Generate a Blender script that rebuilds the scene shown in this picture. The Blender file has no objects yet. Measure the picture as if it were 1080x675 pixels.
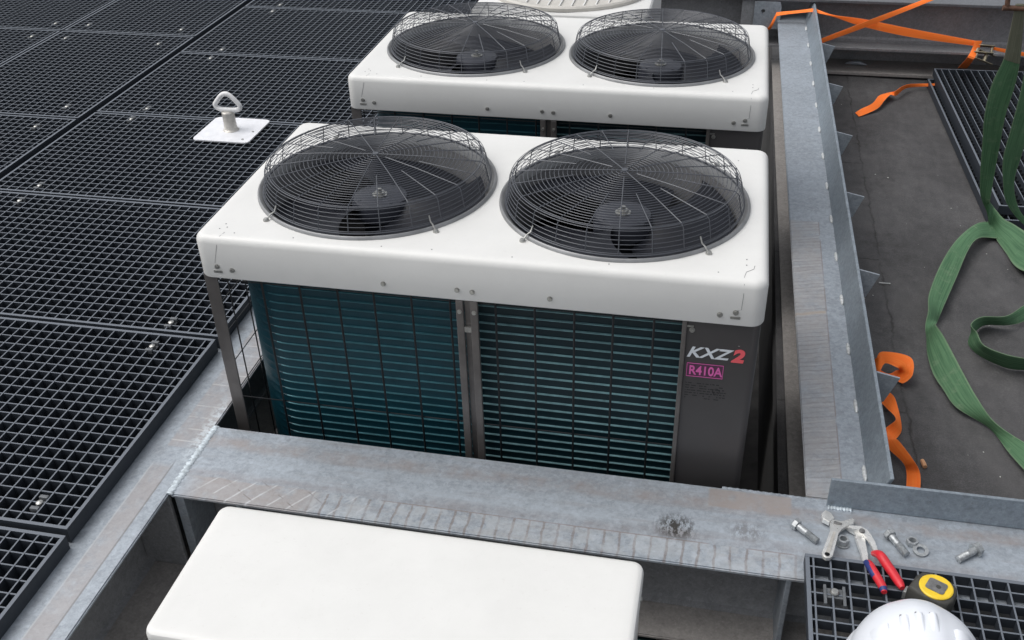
import bpy, bmesh, math, random
from mathutils import Vector, Matrix, noise
random.seed(7)
PI = math.pi
scene = bpy.context.scene
col = scene.collection
V = Vector

# ---------------------------------------------------------------- materials
class NT:
    def __init__(s, name):
        s.m = bpy.data.materials.new(name); s.m.use_nodes = True
        s.t = s.m.node_tree; s.n = s.t.nodes
        s.b = s.n['Principled BSDF']
    def new(s, t, **k):
        n = s.n.new(t)
        for a, v in k.items(): setattr(n, a, v)
        return n
    def put(s, sock, v):
        if hasattr(v, 'is_output') or isinstance(v, bpy.types.NodeSocket): s.t.links.new(v, sock)
        else: sock.default_value = v
    def math(s, op, a, b=0.0, c=None, clamp=False):
        n = s.new('ShaderNodeMath', operation=op, use_clamp=clamp)
        s.put(n.inputs[0], a); s.put(n.inputs[1], b)
        if c is not None: s.put(n.inputs[2], c)
        return n.outputs[0]
    def pos(s):
        if not hasattr(s, '_g'):
            s._g = s.new('ShaderNodeNewGeometry').outputs['Position']
            x = s.new('ShaderNodeSeparateXYZ'); s.put(x.inputs[0], s._g); s._x = x.outputs
        return s._g
    def local(s):
        if not hasattr(s, '_l'): s._l = s.new('ShaderNodeTexCoord').outputs['Object']
        return s._l
    def xyz(s): s.pos(); return s._x
    def noise(s, scale, detail=4, rough=.55, vec=None, mapping=None):
        n = s.new('ShaderNodeTexNoise'); n.inputs['Scale'].default_value = scale
        n.inputs['Detail'].default_value = detail; n.inputs['Roughness'].default_value = rough
        v = vec if vec is not None else s.pos()
        if mapping:
            mp = s.new('ShaderNodeMapping'); mp.inputs['Scale'].default_value = mapping
            s.put(mp.inputs[0], v); v = mp.outputs[0]
        s.put(n.inputs['Vector'], v)
        return n.outputs['Fac']
    def ramp(s, fac, stops):
        r = s.new('ShaderNodeValToRGB'); e = r.color_ramp.elements
        while len(e) < len(stops): e.new(.5)
        for i, (p, c) in enumerate(stops):
            e[i].position = p; e[i].color = (*c, 1) if len(c) == 3 else c
        s.put(r.inputs[0], fac); return r.outputs[0]
    def step(s, v, a, b):
        n = s.new('ShaderNodeMapRange'); n.inputs['From Min'].default_value = a; n.inputs['From Max'].default_value = b
        s.put(n.inputs['Value'], v); return n.outputs[0]
    def band(s, v, a, b, soft=.004):
        return s.math('MULTIPLY', s.step(v, a - soft, a + soft), s.step(v, b + soft, b - soft))
    def mul(s, *a):
        r = a[0]
        for q in a[1:]: r = s.math('MULTIPLY', r, q)
        return r
    def mix(s, fac, a, b, mode='MIX'):
        n = s.new('ShaderNodeMix', data_type='RGBA', blend_type=mode)
        s.put(n.inputs[0], fac)
        for i, v in ((6, a), (7, b)):
            if isinstance(v, tuple) and len(v) == 3: v = (*v, 1)
            s.put(n.inputs[i], v)
        return n.outputs[2]
    def bump(s, h, strength=.3, dist=.002):
        n = s.new('ShaderNodeBump'); n.inputs['Strength'].default_value = strength; n.inputs['Distance'].default_value = dist
        s.put(n.inputs['Height'], h); s.put(s.b.inputs['Normal'], n.outputs[0])
    def set(s, color=None, rough=None, metal=None, spec=None):
        if color is not None:
            if isinstance(color, tuple) and len(color) == 3: color = (*color, 1)
            s.put(s.b.inputs['Base Color'], color)
        if rough is not None: s.put(s.b.inputs['Roughness'], rough)
        if metal is not None: s.put(s.b.inputs['Metallic'], metal)
        if spec is not None: s.put(s.b.inputs['Specular IOR Level'], spec)
        return s.m

def simple(name, c, rough=.5, metal=0., var=.12, scale=30, spec=.5, bump=0.):
    m = NT(name); f = m.noise(scale, 5, .6)
    lo = tuple(max(0, x * (1 - var)) for x in c); hi = tuple(x * (1 + var) for x in c)
    cc = m.ramp(f, [(.3, lo), (.7, hi)])
    r = m.math('MULTIPLY_ADD', m.noise(scale * .4, 3), .25, rough - .12)
    if bump: m.bump(f, bump, .001)
    return m.set(cc, r, metal, spec)

BROWN = (.33, .285, .265)
def galv_node(name, base=.36, tint=(0.90, 1.0, 1.11)):
    m = NT(name)
    big = m.noise(5, 5, .62); mid = m.noise(42, 5, .65)
    vor = m.new('ShaderNodeTexVoronoi'); vor.inputs['Scale'].default_value = 95; m.put(vor.inputs['Vector'], m.pos())
    sp = m.math('MULTIPLY', vor.outputs['Color'], 1.0)
    fine = m.noise(150, 4, .75)
    f = m.math('ADD', m.math('MULTIPLY', big, .26), m.math('ADD', m.math('MULTIPLY', mid, .24), m.math('ADD', m.math('MULTIPLY', sp, .12), m.math('MULTIPLY', fine, .38))))
    lo = tuple(base * .72 * t for t in tint); hi = tuple(base * 1.28 * t for t in tint)
    c = m.ramp(f, [(.36, lo), (.64, hi)])
    fleck = m.step(m.noise(210, 4, .75), .60, .68)
    c = m.mix(m.math('MULTIPLY', m.step(m.noise(120, 5, .8), .61, .69), .5), c, (.13, .12, .115))
    c = m.mix(m.math('MULTIPLY', fleck, .35), c, (.5, .52, .54))
    dirt = m.step(m.noise(11, 6, .7), .56, .72)
    c = m.mix(m.math('MULTIPLY', dirt, .35), c, (.17, .165, .16))
    m.c = c
    m.set(None, m.math('MULTIPLY_ADD', mid, .3, .36), .35)
    m.bump(mid, .25, .0015)
    return m
def lines(m, v, pitch, duty, off=0.0):
    fr = m.math('FRACT', m.math('MULTIPLY_ADD', v, 1 / pitch, off))
    return m.math('SUBTRACT', 1.0, m.step(m.math('ABSOLUTE', m.math('SUBTRACT', fr, .5)), duty * .35, duty * .65))

def galv_front():
    m = galv_node('galvanised_front', .39); x, y, z = m.xyz(); c = m.c
    wob = m.math('MULTIPLY_ADD', m.noise(9, 4, .6), .03, -.015)
    yw = m.math('ADD', y, wob); xw = m.math('ADD', x, m.math('MULTIPLY', wob, .5))
    patchy = m.step(m.noise(16, 5, .7), .34, .62)
    up = m.step(z, -.56, -.552)
    stx = m.noise(11, 6, .68, mapping=(.35, 3.2, 1))
    c = m.mix(m.mul(m.step(stx, .50, .66), up, .38), c, (.27, .245, .235))
    c = m.mix(m.mul(m.band(yw, -.215, -.150, .015), m.step(m.noise(8, 5, .7, mapping=(.6, 2, 1)), .38, .6), up, .30), c, (.50, .56, .62))
    c = m.mix(m.mul(m.band(yw, -.236, -.212, .010), m.step(m.noise(15, 4, .7), .35, .6), up, .42), c, (.27, .24, .235))
    s1 = m.mul(m.band(yw, -.128, -.090, .010), patchy, up, .62)
    c = m.mix(s1, c, BROWN)
    s2 = m.mul(m.band(yw, -.40, -.238, .003), m.band(x, .02, .34, .03), m.step(m.noise(13, 5, .7), .3, .5), up, .55)
    c = m.mix(s2, c, (.36, .31, .28))
    s3 = m.mul(m.band(y, -.118, -.057, .003), m.band(x, 1.27, 1.462, .003), m.step(m.noise(22, 5, .7), .25, .5), up, .8)
    c = m.mix(s3, c, (.37, .325, .30))
    lad = m.mul(m.band(y, -.40, -.241, .001), m.band(x, .33, 1.47, .01), lines(m, m.math('ADD', x, m.math('MULTIPLY', m.noise(30, 3), .012)), .0355, .16), m.step(m.noise(19, 4), .2, .5), up, .6)
    c = m.mix(lad, c, (.20, .155, .135))
    lt = m.mul(m.band(y, -.40, -.241, .001), m.band(x, .33, 1.47, .01), m.step(m.noise(24, 5, .7), .42, .56), up, .32)
    c = m.mix(lt, c, (.55, .57, .58))
    rl = m.mul(m.band(y, -.242, -.2385, .001), m.band(x, .5, 1.47, .01), m.step(m.noise(12, 3), .35, .5), up, .5)
    c = m.mix(rl, c, (.25, .17, .14))
    d = m.math('SUBTRACT', m.math('MULTIPLY', xw, .82), m.math('MULTIPLY', y, .57))
    d2 = m.math('ADD', m.math('MULTIPLY', xw, .55), m.math('MULTIPLY', y, .83))
    sc = m.mul(m.band(y, -.40, -.235, .004), m.band(x, .05, .46, .03), lines(m, d, .043, .10), m.step(m.noise(25, 4), .35, .55), up, .6)
    c = m.mix(sc, c, (.62, .64, .66))
    sc2 = m.mul(m.band(y, -.40, -.225, .004), m.band(x, .12, .40, .03), lines(m, d2, .057, .06), m.step(m.noise(33, 4), .45, .55), up, .5)
    c = m.mix(sc2, c, (.18, .15, .14))
    def blot(cx, cy, rx, ry, k):
        r = m.math('SQRT', m.math('ADD', m.math('POWER', m.math('MULTIPLY', m.math('SUBTRACT', x, cx), 1 / rx), 2.0), m.math('POWER', m.math('MULTIPLY', m.math('SUBTRACT', y, cy), 1 / ry), 2.0)))
        return m.mul(m.step(r, 1.15, .45), m.step(m.noise(48, 6, .8, mapping=(1.6, .7, 1)), .45, .53), k, up)
    c = m.mix(blot(1.20, -.20, .052, .045, .95), c, (.045, .04, .035))
    c = m.mix(blot(1.36, -.185, .05, .035, .5), c, (.12, .10, .09))
    m.set(c); return m.m
def galv_left():
    m = galv_node('galvanised_left', .37); x, y, z = m.xyz(); c = m.c
    up = m.step(z, -.56, -.552)
    n1 = m.step(m.noise(14, 5, .7), .25, .55)
    b1 = m.mul(m.band(x, -.115, -.062, .003), m.band(y, -2, -.215, .01), n1, up, .55)
    c = m.mix(b1, c, (.35, .315, .30))
    b1l = m.mul(m.band(x, -.064, -.060, .0015), m.band(y, -2, -.2, .01), up, .55)
    c = m.mix(b1l, c, (.12, .10, .09))
    c = m.mix(m.mul(m.band(x, -.118, -.114, .001), m.band(y, -2, -.215, .01), up, .3), c, (.6, .6, .6))
    b2 = m.mul(m.band(x, -.112, -.0, .003), m.band(y, -.145, 6, .004), n1, up, .6)
    c = m.mix(b2, c, (.35, .315, .30))
    g = m.mul(m.band(x, -.112, 0, .003), m.band(y, -.14, 6, .004), lines(m, y, .048, .09), m.step(m.noise(21, 4), .4, .55), up, .45)
    c = m.mix(g, c, (.62, .62, .62))
    w = m.mul(m.band(x, -.055, 0, .01), m.band(y, -.2, .05, .05), m.step(m.noise(60, 5, .75), .46, .55), up, .6)
    c = m.mix(w, c, (.6, .66, .70))
    m.set(c); return m.m
def galv_right():
    m = galv_node('galvanised_right', .36); x, y, z = m.xyz(); c = m.c
    up = m.step(z, -.56, -.552)
    area = m.mul(m.band(x, 1.40, 1.580, .002), m.band(y, -.05, 1.36, .004), up)
    c = m.mix(m.mul(area, m.step(m.noise(15, 5, .7), .2, .6), .6), c, (.40, .37, .35))
    ys = m.math('ADD', m.math('ADD', y, m.math('MULTIPLY', x, -.28)), m.math('MULTIPLY', m.noise(14, 4, .6), .02))
    c = m.mix(m.mul(area, lines(m, ys, .021, .26), m.step(m.noise(26, 4), .3, .6), .40), c, (.22, .205, .195))
    c = m.mix(m.mul(area, lines(m, ys, .0367, .16, .3), m.step(m.noise(31, 4), .4, .6), .35), c, (.56, .56, .56))
    rl = m.mul(m.band(x, 1.580, 1.5835, .001), m.band(y, -.05, 1.36, .004), m.step(m.noise(14, 3), .3, .5), up, .55)
    c = m.mix(rl, c, (.24, .17, .14))
    rt = m.mul(m.band(m.math('ADD', ys, m.math('MULTIPLY', m.noise(8, 3), .03)), .352, .367, .004), m.band(x, 1.40, 1.58, .002), up, .55)
    c = m.mix(rt, c, (.47, .38, .29))
    m.set(c); return m.m

def roof_mat():
    m = NT('bitumen_roof'); x, y, z = m.xyz()
    g = m.noise(230, 4, .7); mid = m.noise(14, 6, .7); big = m.noise(2.2, 4, .6); st = m.noise(9, 5, .65, mapping=(3.5, .6, 1))
    f = m.math('ADD', m.math('ADD', m.math('MULTIPLY', g, .42), m.math('MULTIPLY', mid, .23)), m.math('ADD', m.math('MULTIPLY', big, .2), m.math('MULTIPLY', st, .15)))
    c = m.ramp(f, [(.36, (.040, .040, .041)), (.5, (.068, .067, .069)), (.64, (.116, .114, .116))])
    wob = m.math('MULTIPLY_ADD', m.noise(6, 5, .7), .06, -.03)
    xw = m.math('ADD', x, wob); yw = m.math('ADD', y, wob)
    k = m.mul(m.band(xw, 1.858, 1.864, .003), m.step(m.noise(5, 4), .3, .5), .75)
    for yy in (.71, 1.655, 2.53, .20):
        k = m.math('MAXIMUM', k, m.mul(m.band(yw, yy, yy + .007, .003), m.step(xw, 1.862, 1.858), m.step(m.noise(7, 4), .35, .5), .75))
    c = m.mix(k, c, (.017, .016, .015))
    wet = m.mul(m.band(xw, 1.80, 1.99, .05), m.step(m.noise(26, 5, .75), .46, .6), m.step(m.noise(2.6, 3), .4, .6), .5)
    c = m.mix(wet, c, (.028, .026, .026))
    dust = m.mul(m.step(m.noise(3.1, 5, .7, mapping=(1, .5, 1)), .48, .7), .35)
    c = m.mix(dust, c, (.15, .146, .146))
    m.bump(m.math('ADD', m.math('MULTIPLY', g, .6), m.math('MULTIPLY', k, -1.0)), .55, .004)
    return m.set(c, .8, 0, .35)

def white_mat():
    m = NT('white_enamel'); l = m.local()
    d = m.noise(7, 6, .65, vec=l); f = m.noise(90, 4, .7, vec=l)
    c = m.ramp(d, [(.35, (.69, .69, .67)), (.65, (.725, .725, .705))])
    c = m.mix(m.mul(m.step(f, .62, .7), .12), c, (.45, .42, .38))
    c = m.mix(m.mul(m.step(m.noise(26, 6, .75, vec=l), .6, .75), .12), c, (.52, .50, .46))
    m.bump(m.noise(3, 2, vec=l), .06, .004)
    return m.set(c, m.math('MULTIPLY_ADD', d, .2, .28), 0, .45)

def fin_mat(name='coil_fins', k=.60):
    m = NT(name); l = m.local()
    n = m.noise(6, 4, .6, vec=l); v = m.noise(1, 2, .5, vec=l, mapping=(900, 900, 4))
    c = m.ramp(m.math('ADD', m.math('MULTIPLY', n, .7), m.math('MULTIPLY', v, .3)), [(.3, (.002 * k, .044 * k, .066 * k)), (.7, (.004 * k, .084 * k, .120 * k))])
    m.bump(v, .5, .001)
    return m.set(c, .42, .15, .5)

def grating_mat():
    m = NT('dark_grp_grating'); n = m.noise(60, 5, .7); b = m.noise(2.2, 4, .6)
    f = m.math('ADD', m.math('MULTIPLY', n, .6), m.math('MULTIPLY', b, .4))
    c = m.ramp(f, [(.35, (.050, .056, .064)), (.65, (.092, .101, .112))])
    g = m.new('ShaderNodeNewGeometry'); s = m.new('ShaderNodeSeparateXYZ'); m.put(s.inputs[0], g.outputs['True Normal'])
    topf = m.step(s.outputs[2], .8, .95)          # gritted top; sky light on it and shade on the walls put into colour
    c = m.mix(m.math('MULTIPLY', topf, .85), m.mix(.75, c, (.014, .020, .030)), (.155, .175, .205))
    m.bump(n, .4, .001)
    return m.set(c, .55, 0, .4)

def web_mat(name, c1, c2, c3):
    m = NT(name); uv = m.new('ShaderNodeUVMap').outputs[0]
    s = m.new('ShaderNodeSeparateXYZ'); m.put(s.inputs[0], uv)
    u, v = s.outputs[0], s.outputs[1]
    tri = m.math('ABSOLUTE', m.math('SUBTRACT', m.math('FRACT', m.math('MULTIPLY', u, 5.0)), .5))
    weave = m.math('FRACT', m.math('MULTIPLY', v, 260.0))
    n = m.noise(28, 5, .7); n2 = m.noise(1, 4, .65, vec=uv, mapping=(14, 5, 1))
    c = m.ramp(n2, [(.3, c1), (.6, c2)])
    c = m.mix(m.mul(m.step(tri, .38, .48), .35), c, c1)
    c = m.mix(m.mul(m.step(n, .55, .75), .4), c, c3)
    edge = m.math('ABSOLUTE', m.math('SUBTRACT', u, .5))
    c = m.mix(m.mul(m.step(edge, .43, .47), .35), c, c3)
    m.bump(m.math('ADD', m.math('MULTIPLY', weave, .4), tri), .2, .0015)
    return m.set(c, .75, 0, .25)

M = {}
M['front'] = galv_front(); M['left'] = galv_left(); M['right'] = galv_right()
gp = galv_node('galvanised_plain', .33); gp.set(gp.c); M['galv'] = gp.m
gd = galv_node('galvanised_blue', .30, (.86, 1.0, 1.13)); gd.set(gd.c, None, .45); M['upstand'] = gd.m
gk = galv_node('weathered_steel', .24, (.98, 1.0, 1.04)); gk.set(gk.c, None, .2); M['steel_dark'] = gk.m
gb = galv_node('big_beam_steel', .24, (1.0, 1.0, 1.04)); gb.set(gb.c, None, .15); M['steel_mid'] = gb.m
gt = galv_node('far_flange_steel', .13, (.95, 1.0, 1.08)); gt.set(gt.c, .7, .1); M['steel_top'] = gt.m
gl = galv_node('dusty_flange', .27, (1.06, 1.0, .95)); gl.set(gl.c, .7, .05); M['dusty'] = gl.m
M['fin_glint'] = simple('fin_glint', (.20, .36, .39), .35, .35, .25, 40); M['fin_glint_dim'] = simple('fin_glint_dim', (.045, .15, .18), .4, .2, .25, 40); M['fins_dark'] = fin_mat('coil_fins_dark', .24)  # lighter ridge tops with their glint painted in, weaker copy for left coil
M['clipm'] = simple('clip_saddle', (.13, .14, .15), .5, .2, .2, 60)
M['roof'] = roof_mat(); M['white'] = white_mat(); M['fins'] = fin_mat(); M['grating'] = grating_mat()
M['gdark'] = simple('grating_cross_bar', (.02, .023, .028), .6, 0, .2, 60)
M['pit'] = simple('pit_floor', (.085, .082, .08), .85, 0, .3, 12)
M['concrete'] = simple('slab_edge', (.05, .05, .05), .85, 0, .2, 9)
M['wire'] = simple('black_wire', (.006, .007, .009), .4, 0, .1, 60)
M['wire_top'] = simple('guard_wire', (.080, .086, .100), .38, .1, .15, 60)
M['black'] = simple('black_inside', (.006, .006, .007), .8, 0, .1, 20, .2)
M['blade'] = simple('fan_blade', (.030, .033, .044), .36, 0, .18, 9)
M['bell'] = simple('bell_mouth', (.26, .265, .27), .42, .3, .2, 14)
M['bellin'] = simple('bell_inside', (.19, .19, .195), .4, .1, .15, 14)
M['panel'] = simple('bronze_grey_panel', (.085, .081, .082), .36, .35, .12, 3)
M['post'] = simple('bronze_post', (.15, .14, .135), .34, .45, .2, 14)
M['screw'] = simple('zinc_screw', (.42, .42, .40), .35, .8, .25, 200)
M['bolt'] = simple('zinc_bolt', (.40, .42, .43), .45, .6, .3, 150, bump=.3)
M['weld'] = simple('weld_paint', (.50, .56, .60), .55, .2, .35, 90, bump=.8)
M['beadw'] = simple('weld_bead_dash', (.60, .62, .62), .5, .3, .3, 120, bump=.5)
M['chrome'] = simple('tool_chrome', (.72, .72, .70), .28, .5, .12, 60)
M['stain'] = simple('stainless', (.55, .53, .49), .4, .3, .2, 50)
M['platew'] = simple('anchor_plate', (.78, .79, .82), .4, .1, .08, 26)
M['ringw'] = simple('anchor_ring', (.80, .80, .80), .4, 0., .1, 40)
M['red'] = simple('red_grip', (.60, .022, .035), .4, 0, .12, 50)
M['blue'] = simple('blue_grip', (.02, .035, .16), .5, 0, .15, 50)
M['tapeblack'] = simple('tape_rubber', (.045, .044, .038), .6, 0, .25, 60)
M['yellow'] = simple('tape_yellow', (.80, .55, .03), .4, 0, .07, 60)
M['grey'] = simple('tape_label', (.13, .13, .13), .5, 0, .4, 90)
M['helmet'] = simple('helmet_shell', (.74, .77, .82), .3, 0, .03, 9, .5)
M['green'] = web_mat('green_webbing', (.050, .120, .062), (.100, .205, .108), (.24, .30, .20))
M['sleeve'] = web_mat('sling_sleeve', (.10, .105, .075), (.17, .17, .125), (.24, .23, .18))
M['orange'] = web_mat('orange_webbing', (1.0, .165, .022), (1.0, .235, .040), (1.0, .33, .12))
M['rust'] = simple('rusty_shackle', (.14, .075, .05), .6, .4, .4, 60)
M['textw'] = simple('letter_white', (.66, .70, .74), .4, 0, .05, 50)
M['textr'] = simple('letter_red', (.80, .12, .14), .4, 0, .05, 50)
M['textp'] = simple('letter_pink', (.66, .13, .40), .4, 0, .05, 50)
M['purple'] = simple('tag_purple', (.095, .035, .072), .4, 0, .05, 50)
M['textk'] = simple('letter_dark', (.018, .018, .02), .5, 0, .05, 50)
M['beige'] = simple('beige_louvre', (.52, .50, .46), .5, 0, .1, 12)
M['ratchet'] = simple('ratchet_steel', (.24, .21, .15), .4, .7, .4, 50)
M['wood'] = simple('wood_chip', (.55, .30, .16), .7, 0, .1, 50)

# ---------------------------------------------------------------- helpers
def link(o): col.objects.link(o); return o
def tag(o, label=None, cat=None, group=None, kind=None):
    if label: o['label'] = label
    if cat: o['category'] = cat
    if group: o['group'] = group
    if kind: o['kind'] = kind
    return o
def thing(name, loc, label, cat, group=None):
    o = link(bpy.data.objects.new(name, None)); o.location = loc; o.empty_display_size = .05
    return tag(o, label, cat, group)
def wloc(o):
    v = V((0, 0, 0))
    while o is not None: v = v + o.location; o = o.parent
    return v
def obj(name, bm, mat, parent=None, smooth=None, base=None, fixn=True):
    """mesh is given in world coordinates; the object's origin goes to its parent's place or its own base"""
    if fixn: bmesh.ops.recalc_face_normals(bm, faces=bm.faces)
    if parent is None and base is None:
        xs = [v.co for v in bm.verts]
        base = V((sum(v.x for v in xs) / len(xs), sum(v.y for v in xs) / len(xs), min(v.z for v in xs)))
    off = wloc(parent) if parent is not None else V(base)
    bmesh.ops.translate(bm, vec=-off, verts=bm.verts)
    me = bpy.data.meshes.new(name); bm.to_mesh(me); bm.free()
    for m in (mat if isinstance(mat, (list, tuple)) else [mat]): me.materials.append(m)
    if smooth is not None:
        for p_ in me.polygons: p_.use_smooth = True
        me.set_sharp_from_angle(angle=math.radians(smooth))
    o = link(bpy.data.objects.new(name, me))
    if parent is not None: o.parent = parent
    else: o.location = off
    return o
def box(bm, x0, x1, y0, y1, z0, z1, bev=0, mi=0):
    vs = [bm.verts.new((x, y, z)) for x in (x0, x1) for y in (y0, y1) for z in (z0, z1)]
    fs = [(0, 1, 3, 2), (4, 6, 7, 5), (0, 4, 5, 1), (2, 3, 7, 6), (0, 2, 6, 4), (1, 5, 7, 3)]
    F = [bm.faces.new([vs[i] for i in f]) for f in fs]
    for f in F: f.material_index = mi
    if bev:
        es = list({e for f in F for e in f.edges})
        bmesh.ops.bevel(bm, geom=es, offset=bev, segments=2, affect='EDGES', profile=.5)
    return F
def xf(bm, fn, M4):
    """run fn on a scratch bmesh, transform and merge it"""
    t = bmesh.new(); fn(t); bmesh.ops.transform(t, matrix=M4, verts=t.verts)
    me = bpy.data.meshes.new('scratch'); t.to_mesh(me); t.free(); bm.from_mesh(me); bpy.data.meshes.remove(me)
def tube(bm, pts, r, n=6, closed=False, mi=0, caps=True):
    pts = [V(p) for p in pts]; N = len(pts); rings = []
    rr = r if isinstance(r, (list, tuple)) else [r] * N
    prev = None
    for i, p in enumerate(pts):
        a = pts[(i - 1) % N] if (closed or i > 0) else p
        b = pts[(i + 1) % N] if (closed or i < N - 1) else p
        t = (b - a).normalized()
        if prev is None:
            up = V((0, 0, 1)) if abs(t.z) < .9 else V((1, 0, 0))
            s = t.cross(up).normalized()
        else:
            s = (prev - t * prev.dot(t)).normalized()
        prev = s; u = s.cross(t)
        rings.append([bm.verts.new(p + (s * math.cos(2 * PI * k / n) + u * math.sin(2 * PI * k / n)) * rr[i]) for k in range(n)])
    for i in range(N if closed else N - 1):
        A, B = rings[i], rings[(i + 1) % N]
        for k in range(n):
            f = bm.faces.new((A[k], A[(k + 1) % n], B[(k + 1) % n], B[k])); f.material_index = mi
    if not closed and caps:
        for R_ in (rings[0], rings[-1]): bm.faces.new(R_).material_index = mi
def circle(cx, cy, z, r, n=72, a0=0):
    return [(cx + r * math.cos(a0 + 2 * PI * i / n), cy + r * math.sin(a0 + 2 * PI * i / n), z) for i in range(n)]
def lathe(bm, cx, cy, prof, n=64, close=False, mi=0):
    R_ = [[bm.verts.new(p) for p in circle(cx, cy, z, max(r, 1e-5), n)] for r, z in prof]
    for A, B in zip(R_, R_[1:]):
        for k in range(n): bm.faces.new((A[k], A[(k + 1) % n], B[(k + 1) % n], B[k])).material_index = mi
    if close:
        bm.faces.new(R_[0]).material_index = mi; bm.faces.new(R_[-1]).material_index = mi
    return R_
def rrect(x0, x1, y0, y1, r, n=8):
    out = []
    for cx, cy, a in ((x1 - r, y1 - r, 0), (x0 + r, y1 - r, PI / 2), (x0 + r, y0 + r, PI), (x1 - r, y0 + r, 1.5 * PI)):
        for i in range(n + 1): out.append((cx + r * math.cos(a + PI / 2 * i / n), cy + r * math.sin(a + PI / 2 * i / n)))
    return out
def loft(bm, loops, cap0=False, cap1=False):
    L = [[bm.verts.new(p) for p in l] for l in loops]; n = len(L[0])
    for A, B in zip(L, L[1:]):
        for k in range(n): bm.faces.new((A[k], A[(k + 1) % n], B[(k + 1) % n], B[k]))
    if cap0: bm.faces.new(L[0])
    if cap1: bm.faces.new(L[-1])
    return L
def prism(bm, pts2, z0, z1, mi=0, bev=0):
    a = [bm.verts.new((x, y, z0)) for x, y in pts2]; b = [bm.verts.new((x, y, z1)) for x, y in pts2]
    n = len(a); F = [bm.faces.new(a), bm.faces.new(b)]
    for k in range(n): F.append(bm.faces.new((a[k], a[(k + 1) % n], b[(k + 1) % n], b[k])))
    for f in F: f.material_index = mi
    if bev:
        bmesh.ops.bevel(bm, geom=list(F[1].edges), offset=bev, segments=2, affect='EDGES')
def catmull(P, k):
    out = []
    n = len(P)
    for i in range(n - 1):
        a, b, c, d = P[max(i - 1, 0)], P[i], P[i + 1], P[min(i + 2, n - 1)]
        for j in range(k):
            t = j / k
            out.append(.5 * ((2 * b) + (c - a) * t + (2 * a - 5 * b + 4 * c - d) * t * t + (3 * b - a - 3 * c + d) * t ** 3))
    out.append(P[-1]); return out
def ribbon(secs, th=.004, k=8, m=5, seed=0):
    """webbing with thickness through pairs of edge points"""
    bm = bmesh.new(); uvl = bm.loops.layers.uv.new('UVMap')
    A = catmull([V(s[0]) for s in secs], k); B = catmull([V(s[1]) for s in secs], k)
    top, bot, ls = [], [], [0]
    N = len(A)
    for i in range(N):
        w = (B[i] - A[i]); c = (A[i] + B[i]) / 2
        j0, j1 = max(i - 1, 0), min(i + 1, N - 1)
        t = ((A[j1] + B[j1]) - (A[j0] + B[j0])).normalized()
        nn = w.cross(t)
        nn = nn.normalized() if nn.length > 1e-9 else V((0, 0, 1))
        if i: ls.append(ls[-1] + ((A[i] + B[i]) / 2 - (A[i - 1] + B[i - 1]) / 2).length)
        r1, r2 = [], []
        for q in range(m + 1):
            f = q / m; bow = math.sin(PI * f) * .002 * noise.noise(V((ls[i] * 9 + seed, f, seed)))
            p = A[i].lerp(B[i], f) + nn * bow
            ed = .35 if q in (0, m) else 1.
            r1.append(bm.verts.new(p + nn * th * .5 * ed)); r2.append(bm.verts.new(p - nn * th * .5 * ed))
        top.append(r1); bot.append(r2)
    def face(vs, uvs):
        f = bm.faces.new(vs)
        for l, uv in zip(f.loops, uvs): l[uvl].uv = uv
    for i in range(N - 1):
        for q in range(m):
            uv = [(q / m, ls[i]), ((q + 1) / m, ls[i]), ((q + 1) / m, ls[i + 1]), (q / m, ls[i + 1])]
            face((top[i][q], top[i][q + 1], top[i + 1][q + 1], top[i + 1][q]), uv)
            face((bot[i][q], bot[i + 1][q], bot[i + 1][q + 1], bot[i][q + 1]), [uv[0], uv[3], uv[2], uv[1]])
        for q, u_ in ((0, 0.), (m, 1.)):
            face((top[i][q], top[i + 1][q], bot[i + 1][q], bot[i][q]), [(u_, ls[i]), (u_, ls[i + 1])] * 2)
    for i in (0, N - 1):
        for q in range(m): face((top[i][q], top[i][q + 1], bot[i][q + 1], bot[i][q]), [(q / m, ls[i])] * 4)
    return bm
def B(): return bmesh.new()
def bolt_head(bm, cx, cy, cz, r, h, axis='z', rot=0):
    def f(t):
        lathe(t, 0, 0, [(0.0001, 0), (r * 1.25, 0), (r * 1.25, h * .25), (r, h * .3)], 16)
        prism(t, [(r * math.cos(a + rot), r * math.sin(a + rot)) for a in [k * PI / 3 for k in range(6)]], h * .28, h)
    R4 = Matrix.Translation((cx, cy, cz))
    if axis == '-y': R4 = R4 @ Matrix.Rotation(PI / 2, 4, 'X')
    xf(bm, f, R4)
def copy_tree(o, parent=None):
    c = o.copy(); link(c)
    if parent is not None: c.parent = parent
    for ch in list(o.children): copy_tree(ch, c)
    return c

# ---------------------------------------------------------------- roof levels
bm = B(); box(bm, -40, 40, -40, 40, -1.80, -1.72)
tag(obj('lower_roof', bm, M['pit']), kind='structure')
bm = B()
n = 90
box(bm, 1.50, 30, -12, 30, -1.719, -.86)
for f in list(bm.faces):
    if f.normal.z > .5 or f.calc_center_median().z > -.9: bmesh.ops.delete(bm, geom=[f], context='FACES_ONLY'); break
obj_roof_edge = tag(obj('roof_slab', bm, M['concrete']), kind='structure')
bm = B()                                     # membrane sheet with slight unevenness
xs = [1.47 + i * .06 for i in range(60)] + [6, 9, 15, 30]; ys = [-12, -6, -3] + [-1.5 + i * .07 for i in range(90)] + [8, 15, 30]
G = [[bm.verts.new((x, y, -.85 + .004 * noise.noise(V((x * 3, y * 3, 0))) + .002 * noise.noise(V((x * 11, y * 11, 4))))) for y in ys] for x in xs]
for i in range(len(xs) - 1):
    for j in range(len(ys) - 1): bm.faces.new((G[i][j], G[i + 1][j], G[i + 1][j + 1], G[i][j + 1]))
edge = [G[0][j] for j in range(len(ys))]; low = [bm.verts.new((1.47, v.co.y, -.95)) for v in edge]
for j in range(len(ys) - 1): bm.faces.new((edge[j], edge[j + 1], low[j + 1], low[j]))
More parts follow.
